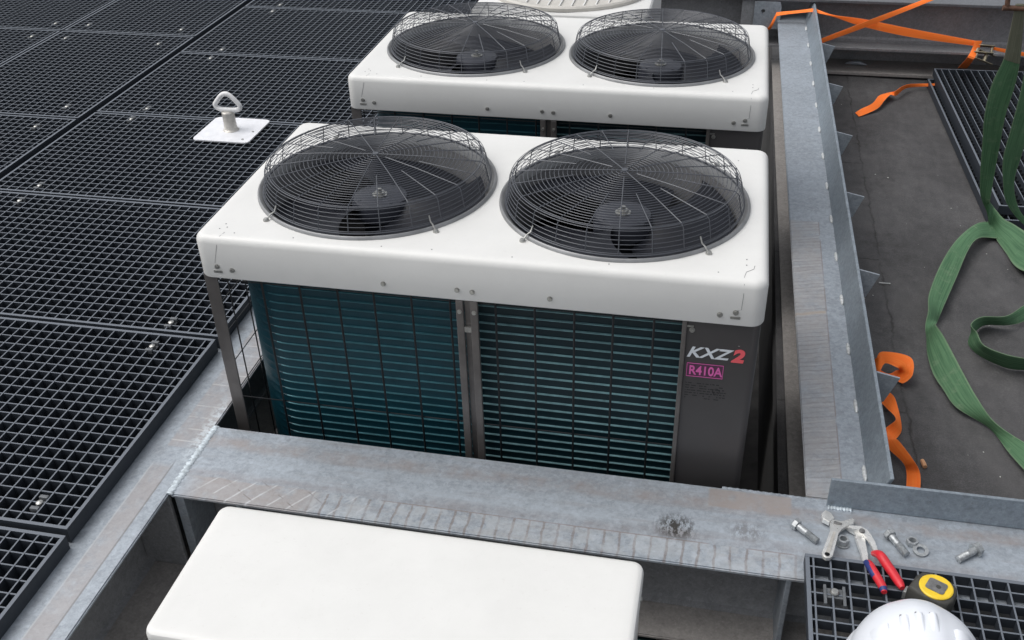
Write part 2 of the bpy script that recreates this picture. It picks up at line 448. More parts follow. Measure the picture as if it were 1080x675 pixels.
tag(obj('roof_membrane', bm, M['roof'], smooth=40), kind='structure')

# ---------------------------------------------------------------- steel beams
ZT = -.55; ZB = -.805; FT = .011
def hbeam(t, p0, p1, half0, mats, web_t=.012, n=1):
    """I-section from p0 to p1 (xy), flange edges given as offsets (left,right); returns nothing, adds three parts"""
    (x0, y0), (x1, y1) = p0, p1
    d = V((x1 - x0, y1 - y0, 0)).normalized(); s = V((d.y, -d.x, 0)); A = V((x0, y0, 0)); Bp = V((x1, y1, 0))
    lo, hi = half0; mid = (lo + hi) / 2
    def ext(prof, name, mat, bev=0):
        bm = B()
        a = [bm.verts.new(A + s * u + V((0, 0, z))) for u, z in prof]; b = [bm.verts.new(Bp + s * u + V((0, 0, z))) for u, z in prof]
        F = [bm.faces.new(a), bm.faces.new(b)]; k = len(a)
        for i in range(k): F.append(bm.faces.new((a[i], a[(i + 1) % k], b[(i + 1) % k], b[i])))
        if bev: bmesh.ops.bevel(bm, geom=list(bm.edges), offset=bev, segments=2, affect='EDGES')
        return obj(name, bm, mat, t, smooth=30)
    ext([(lo, ZT), (hi, ZT), (hi, ZT - FT), (lo, ZT - FT)], 'top_flange', mats[0], .003)
    ext([(lo, ZB), (hi, ZB), (hi, ZB - FT), (lo, ZB - FT)], 'bottom_flange', mats[2], .003)
    w = web_t / 2; f = .022
    pr = [(mid - w - f, ZB + .0005), (mid - w - f * .3, ZB + f * .3), (mid - w, ZB + f), (mid - w, ZT - FT - f), (mid - w - f * .3, ZT - FT - f * .3), (mid - w - f, ZT - FT - .0005),
          (mid + w + f, ZT - FT - .0005), (mid + w + f * .3, ZT - FT - f * .3), (mid + w, ZT - FT - f), (mid + w, ZB + f), (mid + w + f * .3, ZB + f * .3), (mid + w + f, ZB + .0005)]
    ext(pr, 'web', mats[1])
def stiffener(t, x0, x1, y0, y1, z0=ZB + .001, z1=ZT - FT - .001, m='steel_dark'):
    bm = B(); box(bm, x0, x1, y0, y1, z0, z1, .002); obj('stiffener', bm, M[m], t)

# left beam: runs away from the camera under the edge of the gratings
t = thing('steel_beam', (-.145, 1.5, -1.72), 'galvanised steel beam with brown strips running beside the big dark gratings, left of the white units', 'steel beam', 'steel support beams')
hbeam(t, (-.145, -2.2), (-.145, 6.2), (-.125, .122), (M['left'], M['steel_dark'], M['dusty']))
for y in (-1.1, 1.9, 5.2):
    bm = B(); box(bm, -.20, -.09, y - .055, y + .055, -1.719, ZB - FT - .001, .004); obj('column', bm, M['steel_dark'], t)
for y in (-.305, 2.0): stiffener(t, -.138, -.026, y - .006, y + .006)

# front beam: crosses in front of the unit and carries the tools
t = thing('steel_beam', (.9, -.18, -1.72), 'scratched galvanised beam crossing in front of the white unit, with tools on its right end', 'steel beam', 'steel support beams')
hbeam(t, (-.018, -.181), (3.2, -.181), (-.131, .131), (M['front'], M['steel_dark'], M['dusty']))
bm = B(); box(bm, 1.448, 1.460, -.308, -.19, ZB + .001, ZT - FT - .001, .002); obj('stiffener', bm, M['galv'], t)
bm = B(); box(bm, -.012, .012, -.306, -.19, ZB + .001, ZT - FT - .001, .002); obj('stiffener', bm, M['galv'], t)
bm = B(); box(bm, .15, .16, -.306, -.19, ZB + .001, ZT - FT - .001, .002); obj('stiffener', bm, M['galv'], t)
# upstand plate on its right half
bm = B()
A_ = [(1.542, -.064), (3.2, -.060)]
prof = [(-.004, ZT + .001), (.004, ZT + .001), (.004, -.466), (-.004, -.466)]
a = [bm.verts.new((1.542, -.066 + u, z)) for u, z in prof]; b = [bm.verts.new((3.2, -.062 + u, z + .003)) for u, z in prof]
bm.faces.new(a); bm.faces.new(b)
for i in range(4): bm.faces.new((a[i], a[(i + 1) % 4], b[(i + 1) % 4], b[i]))
bmesh.ops.bevel(bm, geom=list(bm.edges), offset=.0012, segments=1, affect='EDGES')
obj('upstand', bm, M['upstand'], t)
# weld lines
def weld(t, p0, p1, r, n=60, mat='weld', flat=.5, jit=.4):
    bm = B(); p0, p1 = V(p0), V(p1); P = []
    rr = []
    for i in range(n + 1):
        f = i / n; q = p0.lerp(p1, f)
        q += V((noise.noise(V((f * 40, 1, 0))), noise.noise(V((f * 40, 5, 0))), 0)) * r * jit; P.append(q); rr.append(r * (1 + .35 * math.sin(i * 2.4)))
    tube(bm, P, rr, 8)
    c = (p0 + p1) / 2
    for v in bm.verts: v.co.z = c.z + (v.co.z - c.z) * flat
    return obj('weld_bead', bm, M[mat], t, smooth=60)
weld(t, (-.020, -.312, ZT + .0005), (-.020, -.052, ZT + .0005), .009, 50, flat=.35)
weld(t, (1.30, -.049, ZT), (1.545, -.052, ZT), .0035, 40, 'galv')
weld(t, (1.545, -.074, ZT + .001), (1.60, -.074, ZT + .001), .006, 20)

# right beam: runs away on the right of the units, with an inclined upstand and gussets
XR = lambda y: 1.497 - .0095 * (y + .05)
t = thing('steel_beam', (1.58, 1.8, -1.72), 'pale galvanised beam with an upright edge strip running away on the right of the white units', 'steel beam', 'steel support beams')
hbeam(t, (XR(-.045) + .112, -.045), (XR(3.755) + .112, 3.755), (-.112, .084), (M['right'], M['steel_dark'], M['dusty']), .010)
UB = lambda y: 1.646 - .0093 * (y + .05)     # foot of the upstand
UT = lambda y: 1.675 - .0093 * (y + .05)     # its top edge, leaning outwards
bm = B(); ya, yb = -.052, 3.74; L_ = []
for y in (ya, yb): L_.append([bm.verts.new(q) for q in ((UB(y) - .003, y, ZT + .001), (UT(y) - .003, y, -.458), (UT(y) + .006, y, -.458), (UB(y) + .006, y, ZT + .001))])
for i in range(4): bm.faces.new((L_[0][i], L_[0][(i + 1) % 4], L_[1][(i + 1) % 4], L_[1][i]))
bm.faces.new(L_[0]); bm.faces.new(L_[1])
bmesh.ops.bevel(bm, geom=list(bm.edges), offset=.0012, segments=1, affect='EDGES')
obj('upstand', bm, M['upstand'], t)
k = 0
while True:                                   # outer strip of the flange beyond the upstand is the lip seen as a pale line
    y = .372 + .53 * k
    if y > 3.5: break
    bm = B(); x = UT(y) + .004
    P_ = [(x, -.462), (x + .064, -.476), (x + .036, -.556), (UB(y) + .007, ZT - .02)]
    a = [bm.verts.new((px, y - .003, z)) for px, z in P_]; b = [bm.verts.new((px, y + .003, z)) for px, z in P_]
    bm.faces.new(a); bm.faces.new(b)
    for i in range(4): bm.faces.new((a[i], a[(i + 1) % 4], b[(i + 1) % 4], b[i]))
    obj('gusset', bm, M['galv'], t); k += 1
k = 0
while .06 + .265 * k < 3.55:
    y = .06 + .265 * k; bm = B()
    tube(bm, [(UB(y + d_) - .007, y + d_, ZT + .002) for d_ in (-.028, -.018, 0, .018, .028)], [.002, .005, .0058, .005, .002], 8)
    obj('weld_bead', bm, M['beadw'], t, smooth=60); k += 1

# far cross beam with the connection plate, and the rusty beam lying under it
t = thing('steel_beam', (2.0, 3.78, -.85), 'deep dark grey beam lying across the far end of the roof behind the orange strap', 'steel beam')
bm = B(); box(bm, -.25, 6.5, 3.645, 3.90, -.452, -.436, .003); obj('top_flange', bm, M['steel_top'], t)
bm = B(); box(bm, -.25, 6.5, 3.645, 3.90, -.700, -.684, .003); obj('bottom_flange', bm, M['steel_mid'], t)
bm = B()
prof = [(3.762, -.6835), (3.766, -.675), (3.772, -.664), (3.772, -.4525), (3.784, -.4525), (3.784, -.6835)]
prof[0] = (3.745, -.6835)
a = [bm.verts.new((-.25, y, z)) for y, z in prof]; b = [bm.verts.new((6.5, y, z)) for y, z in prof]
bm.faces.new(a); bm.faces.new(b)
for i in range(len(a)): bm.faces.new((a[i], a[(i + 1) % len(a)], b[(i + 1) % len(a)], b[i]))
obj('web', bm, M['steel_mid'], t)
bm = B()
pts = [(1.335, -.600), (1.475, -.600), (1.475, -.456), (1.335, -.456)]
bmesh.ops.create_circle  # plate with a bolt hole, built as a ring of quads
hc = (1.382, -.505); hr = .010; outer = []
for i in range(24):
    a_ = 2 * PI * i / 24; dx, dz = math.cos(a_), math.sin(a_)
    ts = []
    if dx > 1e-6: ts.append((1.475 - hc[0]) / dx)
    if dx < -1e-6: ts.append((1.335 - hc[0]) / dx)
    if dz > 1e-6: ts.append((-.456 - hc[1]) / dz)
    if dz < -1e-6: ts.append((-.600 - hc[1]) / dz)
    q = min(ts); outer.append((hc[0] + dx * q, hc[1] + dz * q))
inner = [(hc[0] + hr * math.cos(2 * PI * i / 24), hc[1] + hr * math.sin(2 * PI * i / 24)) for i in range(24)]
R4 = [[bm.verts.new((x, y, z)) for x, z in ring] for ring, y in ((outer, 3.640), (inner, 3.640), (inner, 3.652), (outer, 3.652))]
for q in range(4):
    for i in range(24): bm.faces.new((R4[q][i], R4[q][(i + 1) % 24], R4[(q + 1) % 4][(i + 1) % 24], R4[(q + 1) % 4][i]))
obj('connection_plate', bm, M['galv'], t)
bm = B(); box(bm, 1.27, 1.335, 3.66, 3.672, -.66, -.455, .001); obj('stiffener', bm, M['steel_dark'], t)
t2 = tag(thing('steel_beam', (2.2, 3.8, -.85), 'low flat flange of a rust stained beam resting on the roof below the deep far beam', 'steel beam'))
bm = B(); box(bm, 1.62, 6.5, 3.66, 3.93, -.842, -.822, .004); obj('bottom_flange', bm, M['dusty'], t2)
bm = B(); box(bm, 1.62, 6.5, 3.86, 3.873, -.821, -.7015, 0); obj('web', bm, M['steel_dark'], t2)
bm = B()
tube(bm, [(1.86, 3.775, -.818), (1.89, 3.768, -.808), (1.93, 3.762, -.806), (1.97, 3.758, -.814)], [.004, .012, .012, .003], 8)
tag(obj('steel_offcut', bm, M['galv'], smooth=50), 'small bent scrap of bare metal lying on the low rust stained flange', 'metal scrap')

# ---------------------------------------------------------------- gratings
def grating(x0, x1, y0, y1, zt, depth=.042, px=.0365, py=.0365, bt=.0036, skew=0., yonly=False):
    bm = B()
    e = .009
    box(bm, x0, x1, y0, y0 + e, zt - depth, zt); box(bm, x0, x1, y1 - e, y1, zt - depth, zt)
    box(bm, x0, x0 + e, y0 + e, y1 - e, zt - depth, zt - .0004); box(bm, x1 - e, x1, y0 + e, y1 - e, zt - depth, zt - .0004)
    x = x1 - e / 2 - px * .62
    while x > x0 + e + .006:
        box(bm, x - bt / 2, x + bt / 2, y0 + e + .0002, y1 - e - .0002, zt - depth, zt - .0006); x -= px
    y = y0 + e / 2 + py * .8
    while y < y1 - e - .004:
        box(bm, x0 + e + .0002, x1 - e - .0002, y - bt / 2, y + bt / 2, zt - depth + .002, zt - .0016); y += py
    return bm
ZG = -.506
def clip(parent, x, y, z, rot=0):
    bm = B()
    def f(t):
        box(t, -.024, .024, -.011, .011, -.012, -.009, .001)
        box(t, -.024, -.014, -.011, .011, -.009, .0025, .001); box(t, .014, .024, -.011, .011, -.009, .0025, .001)
        lathe(t, 0, 0, [(.0085, -.009), (.0085, -.001), (.006, .002), (.0001, .003)], 14)
    xf(bm, f, Matrix.Translation((x, y, z)) @ Matrix.Rotation(rot, 4, 'Z'))
    g_ = obj('grating_clip', bm, M['clipm'], parent, smooth=40)
    bm = B(); lathe(bm, x, y, [(.0085, z - .006), (.0085, z + .001), (.006, z + .003), (.0001, z + .0036)], 14); obj('clip_bolt', bm, M['screw'], g_, smooth=40)
GG = 'large dark gratings of the walkway'
CL = [(-.28, -.435), (-.339, .331), (-.334, .207), (-1.263, 1.887), (-1.273, 1.766), (-1.29, 1.112), (-1.289, .985),
      (-1.638, 1.855), (-1.645, 1.628), (-1.646, 2.707), (-1.638, 2.941), (-1.275, 2.668), (-1.276, 2.540), (-1.28, 3.43),
      (-1.275, 3.31), (-2.19, 2.727), (-2.39, 2.95), (-2.19, 2.95), (-2.39, 2.73), (-1.28, -.435), (-1.2, .331), (-1.2, .207), (-.34, 1.112), (-.34, .985)]
def panel(x0, x1, y0, y1, label, dz=0):
    c = V(((x0 + x1) / 2, (y0 + y1) / 2, ZG + dz - .042))
    me_bm = grating(x0, x1, y0, y1, ZG + dz)
    inside = [q for q in CL if x0 < q[0] < x1 and y0 < q[1] < y1]
    t = thing('floor_grating', c, label, 'grating', GG)
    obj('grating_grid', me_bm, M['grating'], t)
    for q in inside: clip(t, q[0], q[1], ZG + dz, PI / 2)
rowA = [(-.503, .270), (.284, 1.045), (1.057, 1.812), (1.824, 2.598), (2.610, 3.368), (3.380, 4.14), (4.152, 4.92)]
labA = ['large dark grating nearest the camera, beside the left beam',
        'large dark grating second from the front, level with the front white unit',
        'dark grating third from the front with half the white anchor plate on it',
        'dark grating just beyond the white anchor plate, fourth from the front',
        'dark grating left of the rear white unit, fifth from the front',
        'dark grating at the top edge left of the rear unit, sixth from the front',
        'farthest dark grating of the column along the left beam, behind the rear unit']
for (y0, y1), lb in zip(rowA, labA): panel(-1.474, -.166, y0, y1, lb)
panel(-1.12, -.160, -1.42, -.518, 'small dark grating corner at the lower left edge, in front of the large ones', -.004)
rowB = [(-.46, .62), (.634, 1.728), (1.742, 2.836), (2.850, 3.944), (3.958, 5.05)]
labB = ['dark grating left of the dark gap, nearest the camera', 'dark grating left of the dark gap, at the left edge of the photo',
        'dark grating left of the dark gap, third one back', 'dark grating left of the dark gap, fourth one back near the top edge',
        'farthest dark grating of the middle column']
for (y0, y1), lb in list(zip(rowB, labB))[1:]: panel(-2.275, -1.513, y0, y1, lb)
labC = ['dark grating of the outermost left column touching the left edge', 'dark grating of the outermost left column in the top left corner', 'farthest dark grating of the outermost left column']
for (y0, y1), lb in zip(rowB[2:], labC): panel(-3.50, -2.289, y0, y1, lb)
# carriers below the gratings
for i, (x, lb) in enumerate(((-1.495, 'dark steel carrier seen in the long gap between the grating columns'), (-2.9, 'dark steel carrier hidden below the outermost left gratings'))):
    t = thing('grating_carrier', (x, 1.5, -1.72), lb, 'steel carrier')
    bm = B(); box(bm, x - .06, x + .06, -1.5, 6, -.64, -.575, .003); obj('beam_body', bm, M['black'], t)
    for y in (-1, 2, 5):
        bm = B(); box(bm, x - .05, x + .05, y - .05, y + .05, -1.719, -.641); obj('column', bm, M['steel_dark'], t)

# right front grating under helmet
ZR = ZT + .030
t = thing('floor_grating', (1.9, -.7, -.56), 'dark grating at the lower right corner under the white helmet and tape measure', 'grating')
bm = grating(1.484, 2.65, -1.35, -.260, ZR, .028, .0362, .0365, .0038); 
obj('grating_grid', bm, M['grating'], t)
bm = B()
def f(tt):
    box(tt, -.020, .020, -.013, .013, -.006, -.003, .001); box(tt, -.0225, -.0165, -.034, .018, -.006, .002, .001); box(tt, .0165, .0225, -.034, .018, -.006, .002, .001)
    box(tt, -.016, .016, -.0125, .0125, -.026, -.0065)
    lathe(tt, 0, 0, [(.010, -.003), (.010, .001), (.007, .004), (.0001, .005)], 16)
xf(bm, f, Matrix.Translation((1.541, -.362, ZR)))
obj('grating_clip', bm, M['clipm'], t)
bm = B(); lathe(bm, 1.541, -.362, [(.0098, ZR - .0025), (.0098, ZR + .002), (.007, ZR + .0055), (.0001, ZR + .0062)], 16); obj('clip_bolt', bm, M['screw'], t, smooth=40)

# stack at the right: two gratings lying on the roof
def stack_grating(x0, x1, y0, y1, zt, label):
    bm = B(); d = .038; e = .009
    box(bm, x0, x1, y0, y0 + e, zt - d, zt); box(bm, x0, x1, y1 - e, y1, zt - d, zt)
    box(bm, x0, x0 + e, y0 + e, y1 - e, zt - d, zt - .0004); box(bm, x1 - e, x1, y0 + e, y1 - e, zt - d, zt - .0004)
    x = x0 + .036
    while x < x1 - .012: box(bm, x - .0018, x + .0018, y0 + e, y1 - e, zt - d, zt - .0006); x += .0365
    y = y0 + .036
    while y < y1 - .012: box(bm, x0 + e, x1 - e, y - .0016, y + .0016, zt - d, zt - .020, mi=1); y += .0365
    bmesh.ops.rotate(bm, cent=(x0, y1, 0), matrix=Matrix.Rotation(math.radians(1.7), 3, 'Z'), verts=bm.verts)
    tag(obj('floor_grating', bm, (M['grating'], M['gdark'])), label, 'grating', 'gratings stacked on the roof')
stack_grating(2.262, 3.35, 1.98, 3.56, -.805, 'bottom grating of the stack lying on the roof under the green sling')
stack_grating(2.290, 3.38, 2.02, 3.60, -.762, 'top grating of the stack lying on the roof at the right edge')

# ---------------------------------------------------------------- anchor post
t = thing('anchor_post', (-.78, 1.707, ZG), 'stainless anchor post with a triangular eye on a white square plate', 'roof anchor')
bm = B(); lo = rrect(-.902, -.655, 1.590, 1.832, .022)
sk = [(x - .0 , y) for x, y in lo]
prism(bm, sk, ZG + .0005, ZG + .006, bev=.0012); obj('base_plate', bm, M['platew'], t)
bm = B(); lathe(bm, -.78, 1.707, [(.034, ZG + .0062), (.030, ZG + .011), (.0275, ZG + .013), (.0255, ZG + .040), (.0255, ZG + .070), (.0265, ZG + .071), (.0265, ZG + .084), (.022, ZG + .089), (.0001, ZG + .090)], 28)
obj('post', bm, M['stain'], t, smooth=35)
bm = B(); zc = ZG + .0
P3 = [(-.048, .100), (-.055, .112), (-.047, .126), (-.020, .155), (0, .163), (.020, .155), (.047, .126), (.055, .112), (.048, .100), (.030, .095), (0, .094), (-.030, .095)]
PP = catmull([V((-.776 + a_, 1.707, ZG + b_ + .0)) for a_, b_ in P3] + [V((-.776 + P3[0][0], 1.707, ZG + P3[0][1]))], 4)[:-1]
tube(bm, PP, .0098, 10, closed=True); obj('eye_ring', bm, M['ringw'], t, smooth=60)
for q in ((-.69, 1.62), (-.66 - .02, 1.70)):
    bm = B(); lathe(bm, q[0], q[1], [(.005, ZG + .006), (.005, ZG + .008), (.0001, ZG + .0085)], 10); obj('rivet', bm, M['screw'], t)

# ---------------------------------------------------------------- condensing units
UB_Z = -1.72
def wire_front(t):
    # vertical and horizontal wires of the coil guard, front and left side
    bm = B(); y = .013
    for x in (.155, .253, .350, .441, .535, .630, .740, .833, .926, 1.016, 1.109): tube(bm, [(x, y, -.10), (x, y, -1.6)], .0030, 5)
    for z in (-.128, -.492, -.86, -1.2): 
        tube(bm, [(.012, .60, z), (.012, .035, z), (.03, y + .004, z), (.645, y + .004, z)], .0015, 5)
        tube(bm, [(.70, y + .004, z), (1.17, y + .004, z)], .0015, 5)
    obj('front_guard', bm, M['wire'], t, smooth=60)
    bm = B()
    for i in range(7): tube(bm, [(.014, .10 + i * .085, -.10), (.014, .10 + i * .085, -1.6)], .0020, 5)
    for z in (-.215, -.305, -.40, -.60): tube(bm, [(.016, .035, z), (.016, .69, z)], .0015, 5)
    obj('side_guard', bm, M['wire'], t, smooth=60)
def coil_mesh(path):
    bm = B(); N = []
    P = [V((x, y, 0)) for x, y in path]
    for i in range(len(P)):
        d = (P[min(i + 1, len(P) - 1)] - P[max(i - 1, 0)]).normalized(); N.append(V((d.y, -d.x, 0)))
    prof = []; z = -.113
    while z > -1.62:
        prof += [(0, z), (0, z - .0200), (.0042, z - .0212), (.0042, z - .0230), (0, z - .0242)]; z -= .0250
    fd = [max(0., min(1., (p_.x - .085) / .11)) for p_ in P]      # ridges flatten and their painted glint stops round the bend
    rows = [[bm.verts.new(P[i] + N[i] * o * fd[i] + V((0, 0, zz))) for i in range(len(P))] for o, zz in prof]
    for ri, (a, b) in enumerate(zip(rows, rows[1:])):
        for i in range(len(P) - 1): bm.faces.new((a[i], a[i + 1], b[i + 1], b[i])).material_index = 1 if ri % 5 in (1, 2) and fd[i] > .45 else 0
    return bm
def text_mesh(s, size, x, z, y, shear=0., off=0., sx=1.):
    c = bpy.data.curves.new('letters', 'FONT'); c.body = s; c.size = size; c.shear = shear; c.offset = off; c.extrude = .0006
    o = bpy.data.objects.new('letters', c); link(o); dg = bpy.context.evaluated_depsgraph_get()
    me = bpy.data.meshes.new_from_object(o.evaluated_get(dg)); bpy.data.objects.remove(o); bpy.data.curves.remove(c)
    bm = B(); bm.from_mesh(me); bpy.data.meshes.remove(me)
    bmesh.ops.scale(bm, vec=(sx, 1, 1), verts=bm.verts)
    bmesh.ops.transform(bm, matrix=Matrix.Translation((x, y, z)) @ Matrix.Rotation(PI / 2, 4, 'X'), verts=bm.verts)
    return bm

W, D_ = 1.35, .7115
FX = (.358, .996); FY = .348
def make_unit(label):
    t = thing('condensing_unit', (W / 2, D_ / 2, UB_Z), label, 'air conditioner', 'white twin fan condensing units')
    # ---- cap
    bm = B(); R0 = .032
    prof = [(.034, .0), (.020, .0), (.0125, -.0012), (.0062, -.005), (.0022, -.0105), (0, -.018), (0, -.110), (.0015, -.113), (.004, -.114), (.02, -.114), (.02, -.10)]
    loops = []
    for ins, z in prof:
        loops.append([(x, y, z) for x, y in rrect(ins, W - ins, ins, D_ - ins, max(R0 - ins, .006) if ins > .001 else R0, 8)])
    L = loft(bm, loops)
    edges = []
    top = L[0]
    for k in range(len(top)):
        e = bm.edges.get((top[k], top[(k + 1) % len(top)]))
        edges.append(e)
    for cx in FX:
        ring = [bm.verts.new(p) for p in circle(cx, FY, 0, .306, 72)]
        for k in range(72): edges.append(bm.edges.new((ring[k], ring[(k + 1) % 72])))
    bmesh.ops.triangle_fill(bm, edges=edges, use_beauty=True, normal=(0, 0, 1))
    cap = obj('top_cap', bm, M['white'], t, smooth=28)
    # screws on the cap front
    for (x, z, notch) in ((.054, -.080, 1), (.092, -.087, 0), (.474, -.086, 0), (.653, -.085, 0), (.689, -.087, 0), (.871, -.086, 0), (1.252, -.087, 0), (1.286, -.078, 1)):
        bm = B(); bolt_head(bm, x, -.0002, z, .0052, .005, '-y', .3)
        if notch: box(bm, x - .011, x + .011, -.0018, .0005, z - .017, z - .011)
        obj('screw', bm, M['screw'], cap, smooth=40)
    bm = B()       # thin edge of the protective film left on the cap
    tube(bm, [(1.318, .075, .0004), (1.316, .06, .0004), (1.300, .045, .0004), (1.296, .022, .0003), (1.297, .004, -.007), (1.298, -.0003, -.03), (1.297, -.0003, -.07), (1.290, -.0003, -.072)], .00055, 4)
    obj('film_edge', bm, M['bell'], cap); bm = B()
    tube(bm, [(.075, .03, .0004), (.070, .012, -.001), (.064, -.0003, -.02), (.050, -.0003, -.07)], .0005, 4)
    obj('film_edge', bm, M['bell'], cap)
    for x, y in ((.06, .07), (.07, .055), (.10, .03), (.055, .045), (1.30, .10), (1.30, .075), (1.24, .035), (.25, .03), (.47, .025), (.59, .03), (.78, .026), (1.0, .03), (1.27, .62), (.05, .64)):
        bm = B(); lathe(bm, x, y, [(.0018, .0002), (.0015, .0009), (.0001, .001)], 8)
        obj('rivet', bm, M['bell'], cap, smooth=50)
    for ci, cx in enumerate(FX):
        bm = B(); lathe(bm, cx, FY, [(.3095, .0004), (.3085, .006), (.305, .0085), (.300, .006), (.294, -.002), (.289, -.02)], 96)
        obj('fan_ring', bm, M['bell'], t, smooth=50)
        bm = B(); lathe(bm, cx, FY, [(.2888, -.0205), (.286, -.05), (.286, -.16)], 96); obj('bell_mouth', bm, M['bellin'], t, smooth=50)
        # ---- guard of concentric wires
        bm = B()
        def zt(r):      # gentle dome
            return .079 - .012 * (r / .28) ** 2
        r = .010
        rs = []
        while r < .273: rs.append((r, zt(r))); r += .0108
        rs += [(.281, .0655)]
        for q in range(1, 6): rs.append((.281 + .0022 * q, .0655 - .0105 * q))
        for (r, z) in rs: tube(bm, circle(cx, FY, z, r, 80 if r > .1 else 36), .00098, 4, closed=True)
        gd = obj('fan_guard', bm, M['wire_top'], t, smooth=60)
        bm = B()
        for k in range(24):
            a_ = 2 * PI * (k + .28) / 24; ca, sa = math.cos(a_), math.sin(a_)
            r0 = .008 if k % 4 == 0 else (.035 if k % 2 == 0 else .125)
            sw = .0 
            tube(bm, [(cx + ca * q, FY + sa * q, z) for q, z in ((r0, zt(r0) + .0015), (.14, zt(.14) + .0015), (.272, zt(.272) + .001), (.2825, .060), (.2925, .010))], .0014, 4)
        tube(bm, circle(cx, FY, .009, .2935, 80), .0021, 5, closed=True)
        tube(bm, circle(cx, FY, .0675, .2745, 80), .0016, 5, closed=True)
        lathe(bm, cx, FY, [(.0001, .083), (.008, .083), (.009, .081), (.009, .0795)], 12)
        obj('guard_spoke', bm, M['wire_top'], gd, smooth=60)
        for a_ in (-130, -47, 47, 130):
            a_ = math.radians(a_); ca, sa = math.cos(a_), math.sin(a_); bm = B()
            tube(bm, [(cx + ca * q, FY + sa * q, z) for q, z in ((.290, .030), (.297, .016), (.308, .0125), (.314, .008), (.321, .004))], .0019, 6)
            lathe(bm, cx + ca * .322, FY + sa * .322, [(.0075, .0), (.0075, .003), (.0055, .0065), (.0001, .0075)], 12)
            obj('guard_clip', bm, M['screw'], gd, smooth=50)
        # ---- fan
        bm = B(); hx = cx
        lathe(bm, hx, FY, [(.0001, -.036), (.060, -.036), (.070, -.039), (.074, -.046), (.074, -.085), (.050, -.090), (.050, -.150)], 48)
        for a_ in (45, 135, 225, 315):
            a_ = math.radians(a_); box(bm, hx + .060 * math.cos(a_) - .003, hx + .060 * math.cos(a_) + .003, FY + .06 * math.sin(a_) - .003, FY + .06 * math.sin(a_) + .003, -.0365, -.035)
        fan = obj('fan', bm, M['blade'], t, smooth=40)
        bm = B(); prism(bm, [(hx + .014 * math.cos(k * PI / 3), FY + .014 * math.sin(k * PI / 3)) for k in range(6)], -.0359, -.027)
        lathe(bm, hx, FY, [(.020, -.0358), (.020, -.033), (.006, -.0325), (.006, -.018), (.0001, -.017)], 16)
        obj('shaft_nut', bm, M['screw'], fan, smooth=40)
        for b_ in range(3):
            bm = B(); rows = []; nr, na = 10, 18
            for i in range(nr + 1):
                f_ = i / nr; r = .070 + (.276 - .070) * f_; row = []
                for j in range(na + 1):
                    g = j / na; sweep = math.radians(22) * f_ ** 1.4; span = math.radians(82 + 26 * f_ * (1 - .25 * f_))
                    an = math.radians(120 * b_ + (198 if ci == 0 else 215)) + sweep + span * (g - .5)
                    z = -.042 - .060 * (1 - g) ** 1.2 - .004 * math.sin(PI * g) + .012 * f_
                    row.append(bm.verts.new((hx + r * math.cos(an), FY + r * math.sin(an), z)))
                rows.append(row)
            F = []
            for a1, b1 in zip(rows, rows[1:]):
                for j in range(na): F.append(bm.faces.new((a1[j], a1[j + 1], b1[j + 1], b1[j])))
            bmesh.ops.solidify(bm, geom=F, thickness=.003)
            obj('blade', bm, M['blade'], fan, smooth=50)
    # ---- motor support and dark interior
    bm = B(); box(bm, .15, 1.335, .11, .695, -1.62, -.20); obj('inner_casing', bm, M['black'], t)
    # ---- coils
    pa = [(.036, .68), (.036, .42), (.036, .215)] + [(.036 + .135 * (1 - math.cos(q)), .195 - .135 * math.sin(q)) for q in [i * PI / 2 / 14 for i in range(15)]] + [(.3, .06), (.42, .06), (.55, .06), (.668, .06)]
    obj('coil', coil_mesh(pa), (M['fins'], M['fin_glint_dim']), t, smooth=35, fixn=True)
    obj('coil', coil_mesh([(.676, .06), (.8, .06), (.95, .06), (1.06, .06), (1.175, .06)]), (M['fins_dark'], M['fin_glint']), t, smooth=35)
    wire_front(t)
    # ---- posts, mullion, panels
    def post(x0, x1, y0, y1, name='corner_post', m='post', z1=-.112):
        bm = B(); box(bm, x0, x1, y0, y1, -1.66, z1, .002); return obj(name, bm, M[m], t)
    post(.003, .038, .014, .019); 
    bm = B(); box(bm, .003, .007, .0195, .05, -1.66, -.112); obj('corner_post', bm, M['post'], t)
    post(.003, .03, .67, .70)
    bm = B()
    box(bm, .646, .664, .002, .012, -1.66, -.115, .002); box(bm, .6645, .680, .013, .018, -1.66, -.115); box(bm, .6805, .699, .002, .012, -1.66, -.115, .002)
    mu = obj('mullion', bm, M['post'], t)
    for x in (.655, .690):
        bm = B(); bolt_head(bm, x, .0018, -.146, .0045, .004, '-y'); obj('screw', bm, M['screw'], mu, smooth=40)
    bm = B(); box(bm, .664, .681, .004, .0125, -.205, -.190); obj('clamp', bm, M['screw'], mu)
    post(1.172, 1.183, .006, .030, 'panel_trim')
    bm = B()
    P_ = [(1.1835, .012), (1.327, .012)] + [(1.327 + .018 * math.sin(q), .030 - .018 * math.cos(q)) for q in [i * PI / 16 for i in range(1, 9)]] + [(1.345, .70), (1.1835, .70)]
    prism(bm, P_, -1.66, -.113)
    pn = obj('service_panel', bm, M['panel'], t, smooth=40)
    bm = B(); bolt_head(bm, 1.195, .0118, -.142, .0052, .005, '-y'); box(bm, 1.183, 1.198, .0100, .0118, -.134, -.130); obj('screw', bm, M['screw'], pn, smooth=40)
    yl = .0113
    obj('logo_letters', text_mesh('KXZ', .0400, 1.186, -.2160, yl, .34, .0008, 1.17), M['textw'], pn)
    obj('logo_numeral', text_mesh('2', .047, 1.289, -.2190, yl, .18, .0022, 1.1), M['textr'], pn)
    bm = B(); box(bm, 1.190, 1.2735, .0112, .0118, -.271, -.2335); obj('refrigerant_tag', bm, M['purple'], pn)
    bm = B()
